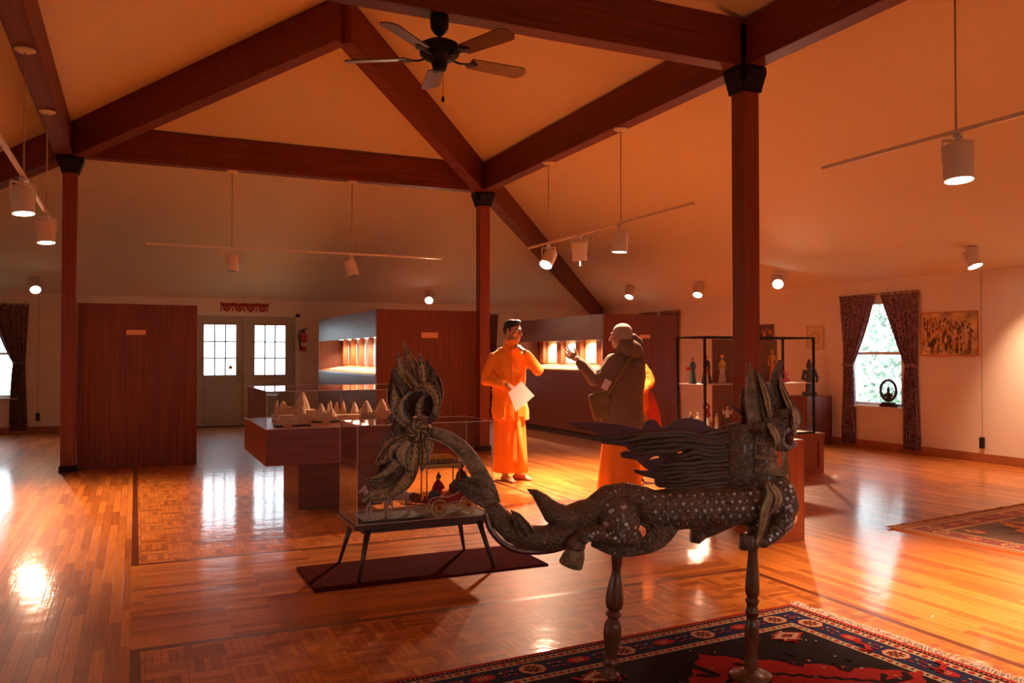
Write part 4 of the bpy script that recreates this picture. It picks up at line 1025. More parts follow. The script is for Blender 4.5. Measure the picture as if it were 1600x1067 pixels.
# ------------------------------------------------------------------ carved winged dragon
DK = 373.6
dr = thing('dragon_sculpture', (-.093, -5.393, 0), 'dark carved wooden winged dragon with curling tail and mirror inlay on two turned posts', 'sculpture', -YAW)
def P(px, py, y=0.0): return V((px - 955) / DK, y, (1063.2 - py) / DK)
def R_(r): return r / DK
class Surf:      # remembers the fat lines so inlay can sit on the skin
    def __init__(s): s.seg = []
    def chain(s, m, pts, rad):
        m.chain(pts, rad, 14)
        for i in range(len(pts) - 1): s.seg.append((Vector(pts[i]), Vector(pts[i + 1]), rad[i], rad[i + 1]))
    def front(s, x, z):
        best = None
        for a, b, ra, rb in s.seg:
            d = V(b.x - a.x, 0, b.z - a.z); L = d.length_squared; f = 0 if L < 1e-9 else max(0, min(1, ((x - a.x) * d.x + (z - a.z) * d.z) / L))
            c = a.lerp(b, f); r = ra * (1 - f) + rb * f; q = (x - c.x) ** 2 + (z - c.z) ** 2
            if q < (r * .86) ** 2:
                y = c.y - math.sqrt(r * r - q)
                if best is None or y < best[0]: best = (y, (V(x, y, z) - c).normalized())
        return best
def inlay(parent, surf, dots, r0=2.6):
    m = MB()
    for px, py, r in dots:
        p = P(px, py); h = surf.front(p.x, p.z)
        if not h: continue
        y, n = h; c = V(p.x, y, p.z) + n * .0005
        m.cyl(c - n * .004, c + n * .0018, R_(r), R_(r) * .9, 10)
    o = m.build('mirror_inlay', 'mirror', parent); o['kind'] = 'stuff'; return o
rnd = random.Random(11)
# trunk, rump and lower tail in one skin
sf = Surf(); m = MB()
sf.chain(m, [P(1212, 778), P(1180, 786), P(1120, 792), P(1060, 796), P(1018, 797)], [R_(31), R_(34), R_(33), R_(33), R_(30)])
sf.chain(m, [P(1030, 792, -.01), P(1005, 781, -.02), P(978, 774, -.02), P(952, 780, -.02), P(930, 800, -.01), P(908, 822), P(880, 838), P(852, 843), P(826, 842), P(803, 831), P(785, 814), P(772, 797)],
         [R_(22), R_(22), R_(21), R_(23), R_(24), R_(23), R_(22), R_(21), R_(20.5), R_(19.5), R_(18), R_(14.5)])
sf.chain(m, [P(915, 805), P(888, 814), P(866, 802), P(850, 784), P(838, 772), P(825, 765.5)], [R_(24), R_(23), R_(18), R_(12), R_(7), R_(1.5)])
body = m.build('body', 'carve', dr, remesh=.0042)
dots = []
for i in range(14):
    for j in range(5):
        dots.append((1022 + i * 12.2 + (j % 2) * 6 + rnd.uniform(-1.5, 1.5), 773 + j * 11 - i * .5 + rnd.uniform(-1, 1), rnd.choice([1.7, 2.2, 2.8]) if j < 4 else 1.6))
for i in range(34): dots.append((rnd.uniform(930, 1012), rnd.uniform(758, 800), rnd.choice([.9, 1.2, 2.2])))
for i in range(26): f = rnd.random(); dots.append((915 - 120 * f + rnd.uniform(-4, 4), 812 + 28 * math.sin(f * PI) + rnd.uniform(-8, 8), rnd.choice([.7, .9, 1.1])))
inlay(body, sf, dots)
# mirror tiles and red underside along the outer edge of the tail
m = MB(); path = crom([P(761, 803), P(768, 826), P(784, 846), P(806, 859), P(835, 862.5), P(864, 860), P(893, 852)], 7)
for i in range(0, len(path) - 1):
    a, b = path[i], path[i + 1]; d = (b - a); c = (a + b) / 2 + V(0, -.026, .006)
    m.box(c, (d.length * .72, .004, .010), Matrix.Rotation(-math.atan2(d.z, d.x), 3, 'Y'))
m.build('mirror_tiles', 'mirror', body)
m = MB(); m.tube([p + V(-.004, .004, -.002) for p in path], [(R_(5), .026)] * len(path), 10, (0, 1, 0)); m.build('red_underside', 'maroon', body, True)
def fleaf(name, pts, w, y=0.0, th=5, matn='carve_gold', parent=None, rim=True, dots=0, dotm='black', prof=None, bow=0.012, inner=True):
    n = 7; C = crom([P(a, b, y) for a, b in pts], n); N = len(C); m = MB(); rings = []
    for i, c in enumerate(C):
        f = i / (N - 1); t_ = (C[min(i + 1, N - 1)] - C[max(i - 1, 0)]).normalized(); s = V(-t_.z, 0, t_.x)
        ww = R_(w) * (lerp(prof, f) if prof else max(.04, math.sin(PI * (.18 + .82 * f)) ** .8)); d = R_(th) * max(.25, min(1, 3 * (1 - f)))
        c = c + V(0, -bow * math.sin(PI * f), 0)
        rings.append([c + s * ww * a + V(0, -b * d, 0) for a, b in ((-1, .1), (-.96, .7), (-.80, .75), (-.68, .35), (-.1, .85), (0, 1.0), (.1, .85), (.68, .35), (.80, .75), (.96, .7), (1, .1), (.7, -.8), (0, -1.1), (-.7, -.8))])
    m.loft(rings); m.bm.faces.ensure_lookup_table()
    if matn == 'carve_gold' and inner:
        for i in range(N - 1):
            for q in range(3, 7): m.bm.faces[i * 14 + q].material_index = 2
    if dots:
        m.mi = 1
        for k in range(dots):
            f = (k + .8) / (dots + .6); i = min(N - 2, int(f * (N - 1))); c = C[i]; t_ = (C[i + 1] - C[i]).normalized(); s = V(-t_.z, 0, t_.x)
            ww = R_(w) * (lerp(prof, f) if prof else max(.04, math.sin(PI * (.18 + .82 * f)) ** .8))
            for sg in ((-.38, .38) if ww > R_(4.5) else (0,)):
                q = c + s * ww * sg + V(0, -bow * math.sin(PI * f) - R_(th) * .62, 0); r = R_(1.25 if dotm == 'black' else 1.3); m.cyl(q + V(0, .002, 0), q + V(0, -.0015, 0), r, r * .8, 8)
    if inner and rim and matn == 'carve_gold':     # tiny mirrors set along the rims
        m.mi = 3
        for i in range(2, N - 2, 1):
            c = C[i]; t_ = (C[i + 1] - C[i - 1]).normalized(); s = V(-t_.z, 0, t_.x); f = i / (N - 1)
            ww = R_(w) * (lerp(prof, f) if prof else max(.04, math.sin(PI * (.18 + .82 * f)) ** .8))
            for sg in (-.84, .84):
                if (i * 7 + int(sg)) % 3: q = c + s * ww * sg + V(0, -bow * math.sin(PI * f) - R_(th) * .72, 0); m.cyl(q + V(0, .002, 0), q + V(0, -.0012, 0), R_(.75), R_(.6), 6)
        m.mi = 0
    o = m.build(name, ['carve' if matn == 'carve_gold' and inner else matn, dotm, 'leaf_gold', 'mirror'], parent or dr, True)
    return o
# fins on the back of the tail
fleaf('tail_fin', [(826, 836), (817, 820), (809, 806), (799, 795.5)], 13, -.035, 8, 'carve', prof=[1.1, .9, .6, .05])
# rear fringe of feathered scales below the thigh
fleaf('leg_plume', [(925, 846), (960, 857), (995, 854), (1025, 838), (1048, 812), (1058, 785)], 13, -.035, 8, 'carve', prof=[.4, .65, .8, 1.3, 1.3, .1], dots=8, dotm='mirror')
m = MB(); ring = [P(998 + 15 * math.cos(a), 829 + 16 * math.sin(a), -.045) for a in [math.radians(-140 + 320 * i / 20) for i in range(21)]]; m.tube(ring, [R_(3 + 3 * i / 20) for i in range(21)], 8); m.build('spiral_curl', 'carve', dr, True)
# hind leg
s2 = Surf(); m = MB()
s2.chain(m, [P(966, 800, -.055), P(968, 812, -.06)], [R_(31), R_(31)])
s2.chain(m, [P(985, 836, -.06), P(955, 832, -.075), P(930, 827, -.08), P(912, 830, -.08), P(903, 842, -.08)], [R_(17), R_(16), R_(13), R_(12), R_(11)])
hl = m.build('hind_leg', 'carve', dr, remesh=.0042)
dots = [(rnd.uniform(940, 992), rnd.uniform(778, 838), rnd.choice([1.0, 2.4, 3.0])) for _ in range(38)] + [(rnd.uniform(910, 980), rnd.uniform(822, 842), rnd.choice([1.2, 2.4])) for _ in range(14)]
inlay(hl, s2, dots)
m = MB(); m.tube([P(905, 840, -.08), P(899, 846, -.08), P(897, 852, -.08)], [R_(13), R_(15), R_(14)], 14); m.build('fetlock_ring', 'carve', hl, True)
m = MB(); m.tube([P(900, 850, -.08), P(896, 862, -.08), P(891, 875, -.08), P(890, 878, -.08)], [R_(13), R_(17), R_(19), R_(17)], 16); m.build('hoof', 'carve_gold', hl, True)
m = MB(); m.tube([P(*q, -.045) for q in [(935, 822), (933, 800), (942, 780), (962, 768), (985, 772), (1000, 790), (1004, 812)]], R_(4.5), 8); m.build('thigh_band', 'carve', hl, True)
# front legs
s3 = Surf(); m = MB()
s3.chain(m, [P(1205, 752, -.01), P(1218, 770, -.03), P(1226, 790, -.045), P(1222, 808, -.05), P(1206, 826, -.06), P(1188, 840, -.065)], [R_(24), R_(25), R_(21), R_(19), R_(16), R_(12)])
fl_ = m.build('front_leg', 'carve', dr, remesh=.0042)
inlay(fl_, s3, [(1222 + rnd.uniform(-16, 18), 752 + k * 2.2, rnd.choice([1.2, 2.2, 3.0])) for k in range(26)] + [(1236 - k * 4.2 + rnd.uniform(-6, 6), 806 + k * 3.0, rnd.choice([1.2, 2.6])) for k in range(12)])
m = MB(); m.tube([P(1186, 836, -.065), P(1176, 840, -.065), P(1158, 842, -.065), P(1151, 842, -.065)], [R_(10), R_(13), R_(14), R_(12)], 14); m.build('hoof', 'carve', fl_, True)
m = MB(); m.chain([P(1150, 812, .05), P(1125, 828, .06), P(1104, 840, .06)], [R_(17), R_(13), R_(10)]); fr = m.build('front_leg', 'carve', dr, remesh=.0042)
m = MB(); m.tube([P(1108, 838, .06), P(1096, 843, .06), P(1086, 843, .06)], [R_(10), R_(13), R_(11)], 14); m.build('hoof', 'carve', fr, True)
fleaf('chest_strap', [(1190, 748), (1196, 765), (1186, 790), (1182, 815), (1174, 846)], 10, -.10, 5, 'carve_gold', prof=[.7, .9, .9, .7, .3], dots=0)
fleaf('chest_scroll', [(1196, 752), (1206, 768), (1202, 784), (1194, 796)], 8, -.11, 5, 'carve_gold', prof=[.8, 1, .8, .1])
# neck and collars
m = MB(); ax = [(1196, 762), (1196, 738), (1194, 715), (1194, 695), (1197, 678), (1204, 662)]
m.tube(crom([P(a, b, 0) for a, b in ax], 4), [R_(r) for r in [28, 28, 27, 26, 25, 24, 23, 22, 22, 21, 21, 20, 20, 20, 20, 20, 20, 20, 20, 20, 20]], 20); m.build('neck', 'carve', dr, True)
def collar(y0, y1, r0, r1, cx0_, cx1_, name='collar'):
    m = MB(); n = 6; rings = []
    for i in range(n + 1):
        f = i / n; c = P(cx0_ + (cx1_ - cx0_) * f, y0 + (y1 - y0) * f); r = R_(r0 + (r1 - r0) * f ** 1.4); tl = .25 * (f)
        rings.append([c + V(math.cos(a) * r, math.sin(a) * r * .95, -math.cos(a) * r * .14) for a in [2 * PI * k / 32 for k in range(32)]])
    m.loft(rings)
    for f in (0.0, 1.0):
        c = P(cx0_ + (cx1_ - cx0_) * f, y0 + (y1 - y0) * f); r = R_(r0 + (r1 - r0) * f)
        m.tube([c + V(math.cos(a) * r, math.sin(a) * r * .95, -math.cos(a) * r * .14) for a in [2 * PI * k / 32 for k in range(33)]], R_(1.5), 6, (0, 0, 1))
        for k in range(28): a = 2 * PI * k / 28; m.ball(c + V(math.cos(a) * r * 1.02, math.sin(a) * r * .97, -math.cos(a) * r * .14 + (R_(4) if f == 0 else R_(-0) + R_(4))), R_(1.1), 6)
    return m.build(name, 'carve_gold', dr, True)
collar(716, 738, 22, 30, 1194, 1202); collar(695, 714, 20, 23, 1195, 1195); collar(676, 693, 19, 22, 1200, 1196)
m = MB(); m.cyl(P(1190, 704, -.062), P(1190, 704, -.068), R_(5)); m.cyl(P(1190, 704, -.066), P(1190, 704, -.072), R_(2.2)); m.build('collar_boss', 'carve_gold', dr, True)
# head
m = MB(); m.ball(P(1212, 662), (R_(23), R_(22), R_(22))); m.ball(P(1190, 668), (R_(24), R_(22), R_(15))); m.chain([P(1215, 655), P(1232, 657), P(1243, 665)], [R_(17), R_(12), R_(7)])
m.chain([P(1206, 684), P(1222, 698), P(1236, 700)], [R_(14), R_(9), R_(7)]); m.ball(P(1210, 680, -.01), (R_(14), R_(20), R_(20)))
m.chain([P(1216, 644, -.05), P(1232, 643, -.035)], [R_(6), R_(5)]); m.chain([P(1216, 644, .05), P(1232, 643, .035)], [R_(6), R_(5)])
m.ball(P(1247, 667, -.008), R_(5)); m.ball(P(1247, 667, .008), R_(5)); m.chain([P(1200, 690, -.045), P(1216, 672, -.052), P(1224, 664, -.045)], [R_(5), R_(5), R_(4)])
head = m.build('head', 'carve', dr, remesh=.0035)
m = MB(); m.ball(P(1232, 683, 0), (R_(11.5), .043, R_(13))); m.build('mouth_cavity', 'maroon', head, True)
m = MB()
for sgy in (-1, 1):
    for k in range(22):
        a = math.radians(38 + 290 * k / 21); c = P(1233 + 12 * math.cos(a), 685 - 14.5 * math.sin(a), sgy * .038); d = V(-math.cos(a), 0, -math.sin(a))
        m.tube([c - d * R_(1), c + d * R_(4.2)], [(R_(1.5), R_(2.2)), (R_(.8), R_(1.2))], 6)
    for c, d in (((1241, 674), (0, -1)), ((1226, 676), (0, -1)), ((1238, 697), (0, 1))):
        m.tube([P(*c, sgy * .034), P(c[0], c[1] - d[1] * 7, sgy * .03)], [R_(2), R_(.5)], 6)
for k in range(7):
    for z, dz in ((672, -1), (697, 1)): m.box(P(1243.5, z + dz * -3, (k - 3) * .010), (R_(3), .008, R_(6)))
m.build('teeth', 'teeth', head, True)
m = MB(); m.tube(crom([P(1220, 690, -.0), P(1232, 690, 0), P(1240, 684, 0)], 4), [(.022, .006)] * 9, 8); m.build('tongue', 'maroon', head, True)
for sg in (-1, 1):
    m = MB(); m.ball(P(1223, 652, sg * .050), R_(4.6)); m.mi = 1; m.ball(P(1224, 652, sg * .0605), R_(2.0), 8)
    m.mi = 0; m.tube([P(1223 + 6 * math.cos(a), 652 + 4.8 * math.sin(a), sg * .052) for a in [2 * PI * i / 16 for i in range(17)]], R_(1.3), 6); m.build('eye', ['carve_gold', 'black'], head, True)
fleaf('brow_leaf', [(1236, 672), (1242, 658), (1240, 644), (1234, 632)], 8, -.045, 4, 'carve_gold', head, prof=[.4, 1, .9, .1], dots=3, dotm='mirror')
fleaf('cheek_leaf', [(1206, 698), (1210, 684), (1204, 670), (1196, 660)], 8, -.065, 4, 'carve_gold', head, prof=[.2, .9, 1, .4])
fleaf('ear', [(1184, 668), (1180, 645), (1179, 620), (1176, 595), (1173.5, 566)], 16, -.02, 6, 'carve_gold', dr, prof=[.7, .95, 1, .62, .05], bow=.02, inner=False)
fleaf('ear', [(1202, 664), (1200, 645), (1196, 622), (1189, 600), (1180, 578)], 12, -.035, 6, 'carve', dr, prof=[.8, 1, .95, .6, .05], bow=.015)
fleaf('ear_inlay', [(1201, 652), (1197, 632), (1192, 612), (1186, 594), (1180, 580)], 6.5, -.052, 5, 'carve_gold', dr, prof=[.5, 1, 1, .6, .05], bow=.015)
fleaf('ear', [(1172, 664), (1172, 645), (1168, 625), (1166, 605)], 10, .03, 5, 'carve', dr, prof=[.9, 1, .7, .05])
fleaf('horn', [(1222, 652), (1222, 632), (1215, 610), (1216, 590), (1226, 563)], 15, .01, 9, 'carve', dr, prof=[1.2, 1.05, .62, .52, .30], dots=0)
fleaf('horn_ridge', [(1242, 656), (1236, 638), (1227, 618), (1221, 602), (1221, 588)], 7, -.02, 6, 'carve_gold', dr, prof=[1.0, 1, .8, .6, .1])
m = MB(); m.tube([P(1168, 650, .0), P(1150, 636, 0), P(1132, 619, 0)], [R_(5), R_(2.6), R_(.8)], 8); m.build('spike', 'carve', dr, True)
fleaf('beard_strut', [(1229, 704), (1228, 720), (1230, 736), (1236, 748)], 5, 0, 4, 'carve_gold', dr, prof=[1, .8, 1, .8])
# mane: maroon painted back board with carved locks in front
out = [(887, 659), (910, 660), (942, 661), (980, 665), (1007, 672), (1012, 660), (1020, 656), (1027, 657), (1037, 670), (1050, 665), (1057, 659), (1065, 656), (1080, 654), (1097, 657), (1110, 666), (1125, 672), (1142, 664), (1160, 661), (1172, 667), (1178, 700), (1178, 762),
       (1122, 767), (1080, 769), (1047, 772), (1051, 764), (1032, 763), (1027, 760), (1026, 750), (1010, 746), (995, 740), (992, 734), (1005, 737), (1018, 738), (1007, 730), (997, 720), (974, 716), (972, 710), (980, 706), (988, 707.5), (980, 699), (960, 696), (942, 694), (937, 686), (950, 682), (932, 675), (905, 671), (890, 662)]
def slab(m, loops, y0, y1):
    from mathutils.geometry import tessellate_polygon
    L2 = [[V(P(a, b).x, 0, P(a, b).z) for a, b in lp] for lp in loops]; tr = tessellate_polygon([[V(p.x, p.z, 0) for p in lp] for lp in L2]); fl2 = [p for lp in L2 for p in lp]
    A = [m.bm.verts.new((p.x, y0, p.z)) for p in fl2]; B = [m.bm.verts.new((p.x, y1, p.z)) for p in fl2]
    for a, b, c in tr: m.bm.faces.new((A[a], A[b], A[c])); m.bm.faces.new((B[c], B[b], B[a]))
    k = 0
    for lp in L2:
        n = len(lp)
        for i in range(n): j = (i + 1) % n; m.bm.faces.new((A[k + i], A[k + j], B[k + j], B[k + i]))
        k += n
m = MB(); slab(m, [out, [(1018, 720.6), (1026, 718.5), (1034, 717.5), (1033, 713.4), (1024, 714.2), (1017, 719)], [(1059, 708), (1064, 710), (1071, 709), (1068, 705.5), (1062, 705)]], .004, .032); mb_ = m.build('mane', 'maroon', dr)
m = MB()
lanes = [(668, [(1120, 684), (1060, 676), (1010, 680), (960, 684), (925, 680)]), (674, [(1110, 690), (1055, 681), (1005, 686), (965, 690), (940, 690)]), (680, [(1115, 694), (1060, 688), (1010, 693), (985, 694)]),
         (686, [(1120, 699), (1075, 694), (1035, 698), (1000, 700), (985, 704)]), (692, [(1120, 705), (1085, 700), (1050, 704), (1012, 706), (990, 710), (976, 712)]), (698, [(1120, 711), (1090, 708), (1060, 712), (1042, 711)]),
         (704, [(1120, 717), (1090, 715), (1062, 719), (1040, 720)]), (710, [(1120, 722), (1090, 722), (1060, 727), (1032, 725), (1010, 723)]), (716, [(1120, 728), (1085, 729), (1050, 734), (1025, 733)]),
         (722, [(1120, 733), (1085, 736), (1050, 740), (1015, 741), (998, 737)]), (728, [(1120, 739), (1085, 743), (1050, 746), (1020, 744)]), (734, [(1120, 745), (1085, 749), (1055, 751), (1030, 754)]),
         (741, [(1120, 750), (1085, 756), (1055, 758), (1034, 759)]), (748, [(1120, 756), (1090, 761), (1060, 764), (1040, 762)]), (755, [(1125, 761), (1095, 765), (1065, 768), (1052, 769)]),
         (662, [(1140, 672), (1105, 680), (1070, 690), (1040, 690)])]
for k, (y0, ps) in enumerate(lanes):
    base = [(1180, y0 + 6), (1150, y0 + 8)] + ps; C = crom([P(a, b + 1.6 * math.sin(a * .11 + k), -.004 - .012 * ((k * 7) % 3) / 2) for a, b in base], 9); n = len(C)
    m.tube([c + V(0, 0, R_(1.0) * math.sin(i * .55 + k)) for i, c in enumerate(C)], [(R_(4.6) * min(1, 2.4 * (1 - i / n) + .12), R_(5.5) * min(1, 2.2 * (1 - i / n) + .15)) for i in range(n)], 8)
    m.tube([c + V(0, -R_(4), R_(2.0) + R_(1.0) * math.sin(i * .55 + k)) for i, c in enumerate(C)], [R_(1.3) * min(1, 2 * (1 - i / n) + .1) for i in range(n)], 5)
m.build('hair_locks', 'carve_hair', mb_, True)
m = MB(); m.tube([P(1158, 664, -.01), P(1160, 700, -.02), P(1160, 735, -.02), P(1158, 766, -.01)], [(R_(22), .030)] * 4, 14)
m.tube([P(1143, 668, -.03), P(1145, 700, -.035), P(1144, 760, -.03)], R_(1.6), 6); m.build('hair_band', 'carve', mb_, True)
# upper tail, rosette and flame leaves
s4 = Surf(); m = MB()
C = crom([P(672, 676), P(690, 681), P(708, 690), P(728, 708), P(746, 735), P(760, 762), P(769, 789)], 4); n = len(C)
m.tube(C, [(R_(lerp([9, 10, 11, 12, 13, 14.5, 14.5], i / (n - 1))), .022) for i in range(n)], 14)
ut = m.build('upper_tail', 'carve_gold', dr, True)
for off, sgn in ((1.0, 1), (-.93, -1)):
    m = MB()
    for i in range(n - 1):
        if sgn < 0 and i > 13: break
        a, b = C[i], C[i + 1]; d = b - a; s = V(-d.z, 0, d.x).normalized(); w_ = R_(lerp([9, 10, 11, 12, 13, 14.5, 14.5], i / (n - 1)))
        for q in (.25, .75): m.box(a.lerp(b, q) + s * w_ * off + V(0, -.008, 0), (d.length * .40, .012, .0045), Matrix.Rotation(-math.atan2(d.z, d.x), 3, 'Y'))
    m.build('mirror_tiles', 'mirror', ut)
fleaf('tail_leaf', [(772, 786), (752, 772), (732, 762), (716, 756), (704, 757)], 18, 0, 7, 'carve', ut, prof=[.9, 1, .75, .45, .05])
m = MB(); m.tube([P(655, 672, .012), P(655, 672, -.040), P(655, 672, -.052)], [R_(19), R_(19), R_(16)], 32, (0, 0, 1))
m.tube([P(655 + 16.5 * math.cos(a), 672 + 18 * math.sin(a), -.05) for a in [2 * PI * i / 30 for i in range(31)]], R_(1.4), 6)
for k in range(5):
    a0 = 2 * PI * k / 5; m.tube([P(655 + r * math.cos(a0 + r * .09), 672 + r * math.sin(a0 + r * .09), -.055) for r in (2, 5, 8, 11, 14)], [R_(1.6), R_(2.4), R_(2.6), R_(2), R_(.8)], 6)
ros = m.build('rosette', 'carve', dr, True)
m = MB()
for k in range(8):
    a0 = 2 * PI * k / 8; m.tube([P(655 + r * math.cos(a0 + r * .08), 672 + r * 1.1 * math.sin(a0 + r * .08), -.053) for r in (3, 6, 9, 12, 15)], [R_(1), R_(2.2), R_(2.9), R_(2.2), R_(.6)], 8)
m.ball(P(655, 672, -.056), R_(3.5)); m.build('rosette_petals', 'leaf_gold', ros, True)
LV = [([(654, 650), (650, 620), (646, 590), (638, 556)], 15, .022, 0, 'black', 1), ([(664, 650), (676, 625), (680, 600), (674, 572)], 12, .020, 0, 'black', 1), ([(640, 664), (622, 635), (614, 608), (611, 582)], 11, .020, 0, 'black', 1), ([(650, 690), (622, 715), (600, 742), (578, 770)], 16, .028, 0, 'black', 1),
      # points, half width, y, dots, dot material, dark?
    ([(655, 618), (650, 590), (640, 562), (627, 531)], 9, .010, 7, 'black', 0), ([(650, 612), (636, 592), (626, 570), (621, 548)], 8, -.010, 6, 'black', 0),
    ([(652, 618), (636, 602), (622, 590), (611, 574)], 9, -.004, 4, 'mirror', 1), ([(645, 668), (628, 650), (619, 625), (615, 598)], 9.5, -.014, 8, 'black', 0),
    ([(642, 662), (630, 648), (628, 632), (637, 618), (648, 610)], 5, -.030, 9, 'mirror', 0), ([(660, 612), (662, 590), (660, 570), (655, 549)], 6.5, -.012, 6, 'black', 0),
    ([(660, 618), (668, 598), (669, 578), (666, 556)], 8, .004, 5, 'black', 1), ([(661, 622), (671, 606), (676, 592), (676, 574)], 7.5, -.006, 5, 'mirror', 1),
    ([(656, 606), (648, 594), (641, 586), (637, 577)], 3.5, -.034, 7, 'mirror', 0), ([(646, 614), (656, 604), (670, 605), (681, 616), (684, 632), (678, 648), (670, 660)], 6.5, -.018, 11, 'black', 0),
    ([(658, 655), (656, 640), (660, 624), (668, 616)], 5, -.026, 6, 'black', 0), ([(668, 662), (678, 652), (684, 646), (690, 642)], 5, -.010, 0, 'black', 1), ([(672, 655), (676, 640), (675, 628), (670, 618)], 4, .008, 0, 'black', 1),
    ([(648, 668), (630, 656), (614, 654), (602, 664)], 9, -.004, 5, 'mirror', 1), ([(645, 672), (625, 668), (608, 682), (600, 700)], 8, .006, 4, 'mirror', 1),
    ([(645, 678), (620, 684), (600, 702), (583, 730)], 10, .010, 7, 'black', 0), ([(640, 684), (622, 696), (604, 716), (588, 728)], 7.5, -.012, 6, 'black', 0),
    ([(640, 700), (622, 722), (604, 738), (578, 748)], 6.5, -.030, 12, 'mirror', 0), ([(642, 704), (622, 736), (600, 752), (580, 752), (567, 745)], 9, -.006, 5, 'mirror', 1),
    ([(650, 712), (632, 742), (604, 766), (580, 776), (563, 787)], 12, .004, 6, 'mirror', 0), ([(652, 718), (638, 748), (618, 768), (600, 782)], 8, -.020, 8, 'black', 0),
    ([(650, 690), (648, 712), (646, 732), (644, 752)], 8.5, -.030, 6, 'black', 0), ([(660, 690), (664, 708), (662, 724), (659, 739)], 7, -.014, 5, 'black', 0), ([(642, 688), (632, 702), (632, 718), (640, 734)], 8, -.040, 7, 'mirror', 0),
    ([(632, 690), (616, 698), (612, 712), (622, 720)], 4.5, -.042, 6, 'mirror', 0), ([(604, 762), (590, 770), (576, 780), (568, 796)], 7, .012, 0, 'black', 1), ([(664, 684), (672, 694), (672, 704), (668, 712)], 5, -.02, 0, 'black', 0)]
for pts, w_, y, nd, dm, dk in LV: fleaf('flame_leaf', pts, w_ * (1.3 if w_ > 5.5 else 1.15), y, 6, 'carve' if dk else 'carve_gold', dr, dots=nd, dotm=dm, prof=[.55, .85, 1, 1, .85, .6, .3, .04])
# turned posts and their feet
def turned(x0, x1, y0, y1, prof, yy, foot):
    t0, t1 = P(x0, y0, yy), P(x1, y1, 0); m = MB(); ks = crom([V(f, 0, r) for f, r in prof], 5)
    m.tube([t0.lerp(t1, max(0, min(1, k.x))) for k in ks], [R_(max(2, k.z)) for k in ks], 18, (0, 1, 0)); p = m.build('turned_post', 'turned', dr, True)
    m = MB(); c = V(t1.x, t1.y, .0145); m.lathe([(0, 0), (R_(foot), 0), (R_(foot) * .95, .012), (R_(foot) * .6, .022), (R_(foot) * .35, .035), (0, .035)], c, 24, fold=.0); m.build('post_foot', 'turned', dr, True)
turned(966, 954, 856, 1055, [(0, 8), (.08, 9), (.18, 7), (.28, 11), (.38, 14), (.46, 13), (.49, 8), (.51, 12), (.53, 12), (.55, 8), (.60, 13), (.68, 14), (.78, 11), (.86, 9), (.90, 11), (.93, 9), (1, 12)], -.02, 16)
turned(1178, 1175, 820, 1055, [(0, 9), (.10, 9), (.20, 8), (.38, 11), (.45, 11), (.48, 8), (.50, 11), (.54, 8), (.58, 11), (.62, 8), (.68, 11), (.78, 11), (.86, 9), (.90, 10), (1, 10)], -.02, 34)
# ------------------------------------------------------------------ people
class Fig:
    def __init__(s, cx, fy, k): s.cx, s.fy, s.k = cx, fy, k
    def __call__(s, px, py, y=0.0): return V((px - s.cx) / s.k, y, (s.fy - py) / s.k)
def hand(m, wrist, fwd, palmn, curl=.5, s=1.0, side=1, spread=.10):
    """wrist, finger direction, palm normal (fingers curl towards it)"""
    f = Vector(fwd).normalized(); n = Vector(palmn); n = (n - f * n.dot(f)).normalized(); l = f.cross(n).normalized() * side
    w = Vector(wrist); pc = w + f * .045 * s
    for q in (-.028, -.010, .010, .028): m.cap(w + f * .012 * s + l * q * .7 * s, w + f * .088 * s + l * q * s, .0135 * s, .0115 * s, 8)
    for k, (q, L) in enumerate(((-.031, .066), (-.011, .078), (.010, .073), (.029, .056))):
        b = w + f * .090 * s + l * q * s; d = (f + l * (q / .03) * spread).normalized(); ang = curl * (1 + .12 * k); p = b; r = .0086 * s
        for j, fr in enumerate((.44, .32, .24)):
            a = ang * (j + 1) * .75; dd = d * math.cos(a) + n * math.sin(a); e = p + dd * L * fr * s; m.cap(p, e, r, r * .9, 8); p = e; r *= .9
    b = w + f * .025 * s - l * .030 * s; d = (f * .65 - l * .65 + n * .35).normalized(); e = b + d * .038 * s; m.cap(b, e, .0125 * s, .0105 * s, 8)
    d2 = (f * .85 - l * .15 + n * .45).normalized(); m.cap(e, e + d2 * .030 * s, .010 * s, .0085 * s, 8)
def foot(m, ankle, d, s=1.0):
    d = Vector(d).normalized(); a = Vector(ankle); l = V(-d.y, d.x, 0); g = V(a.x, a.y, .028)
    m.chain([a, V(a.x, a.y, .045)], [.036 * s, .036 * s]); m.cap(g - d * .035, g + d * .05, .028, .032); m.cap(g + d * .05 + V(0, 0, .0), g + d * .13 - V(0, 0, .008), .034, .024)
    for k, (o, e, r) in enumerate(((-.030, .175, .014), (-.012, .172, .0105), (.003, .166, .010), (.018, .157, .0095), (.031, .145, .009))): m.cap(g + d * .12 + l * o - V(0, 0, .01), g + d * e + l * o * 1.1 - V(0, 0, .017), r, r * .9, 8)
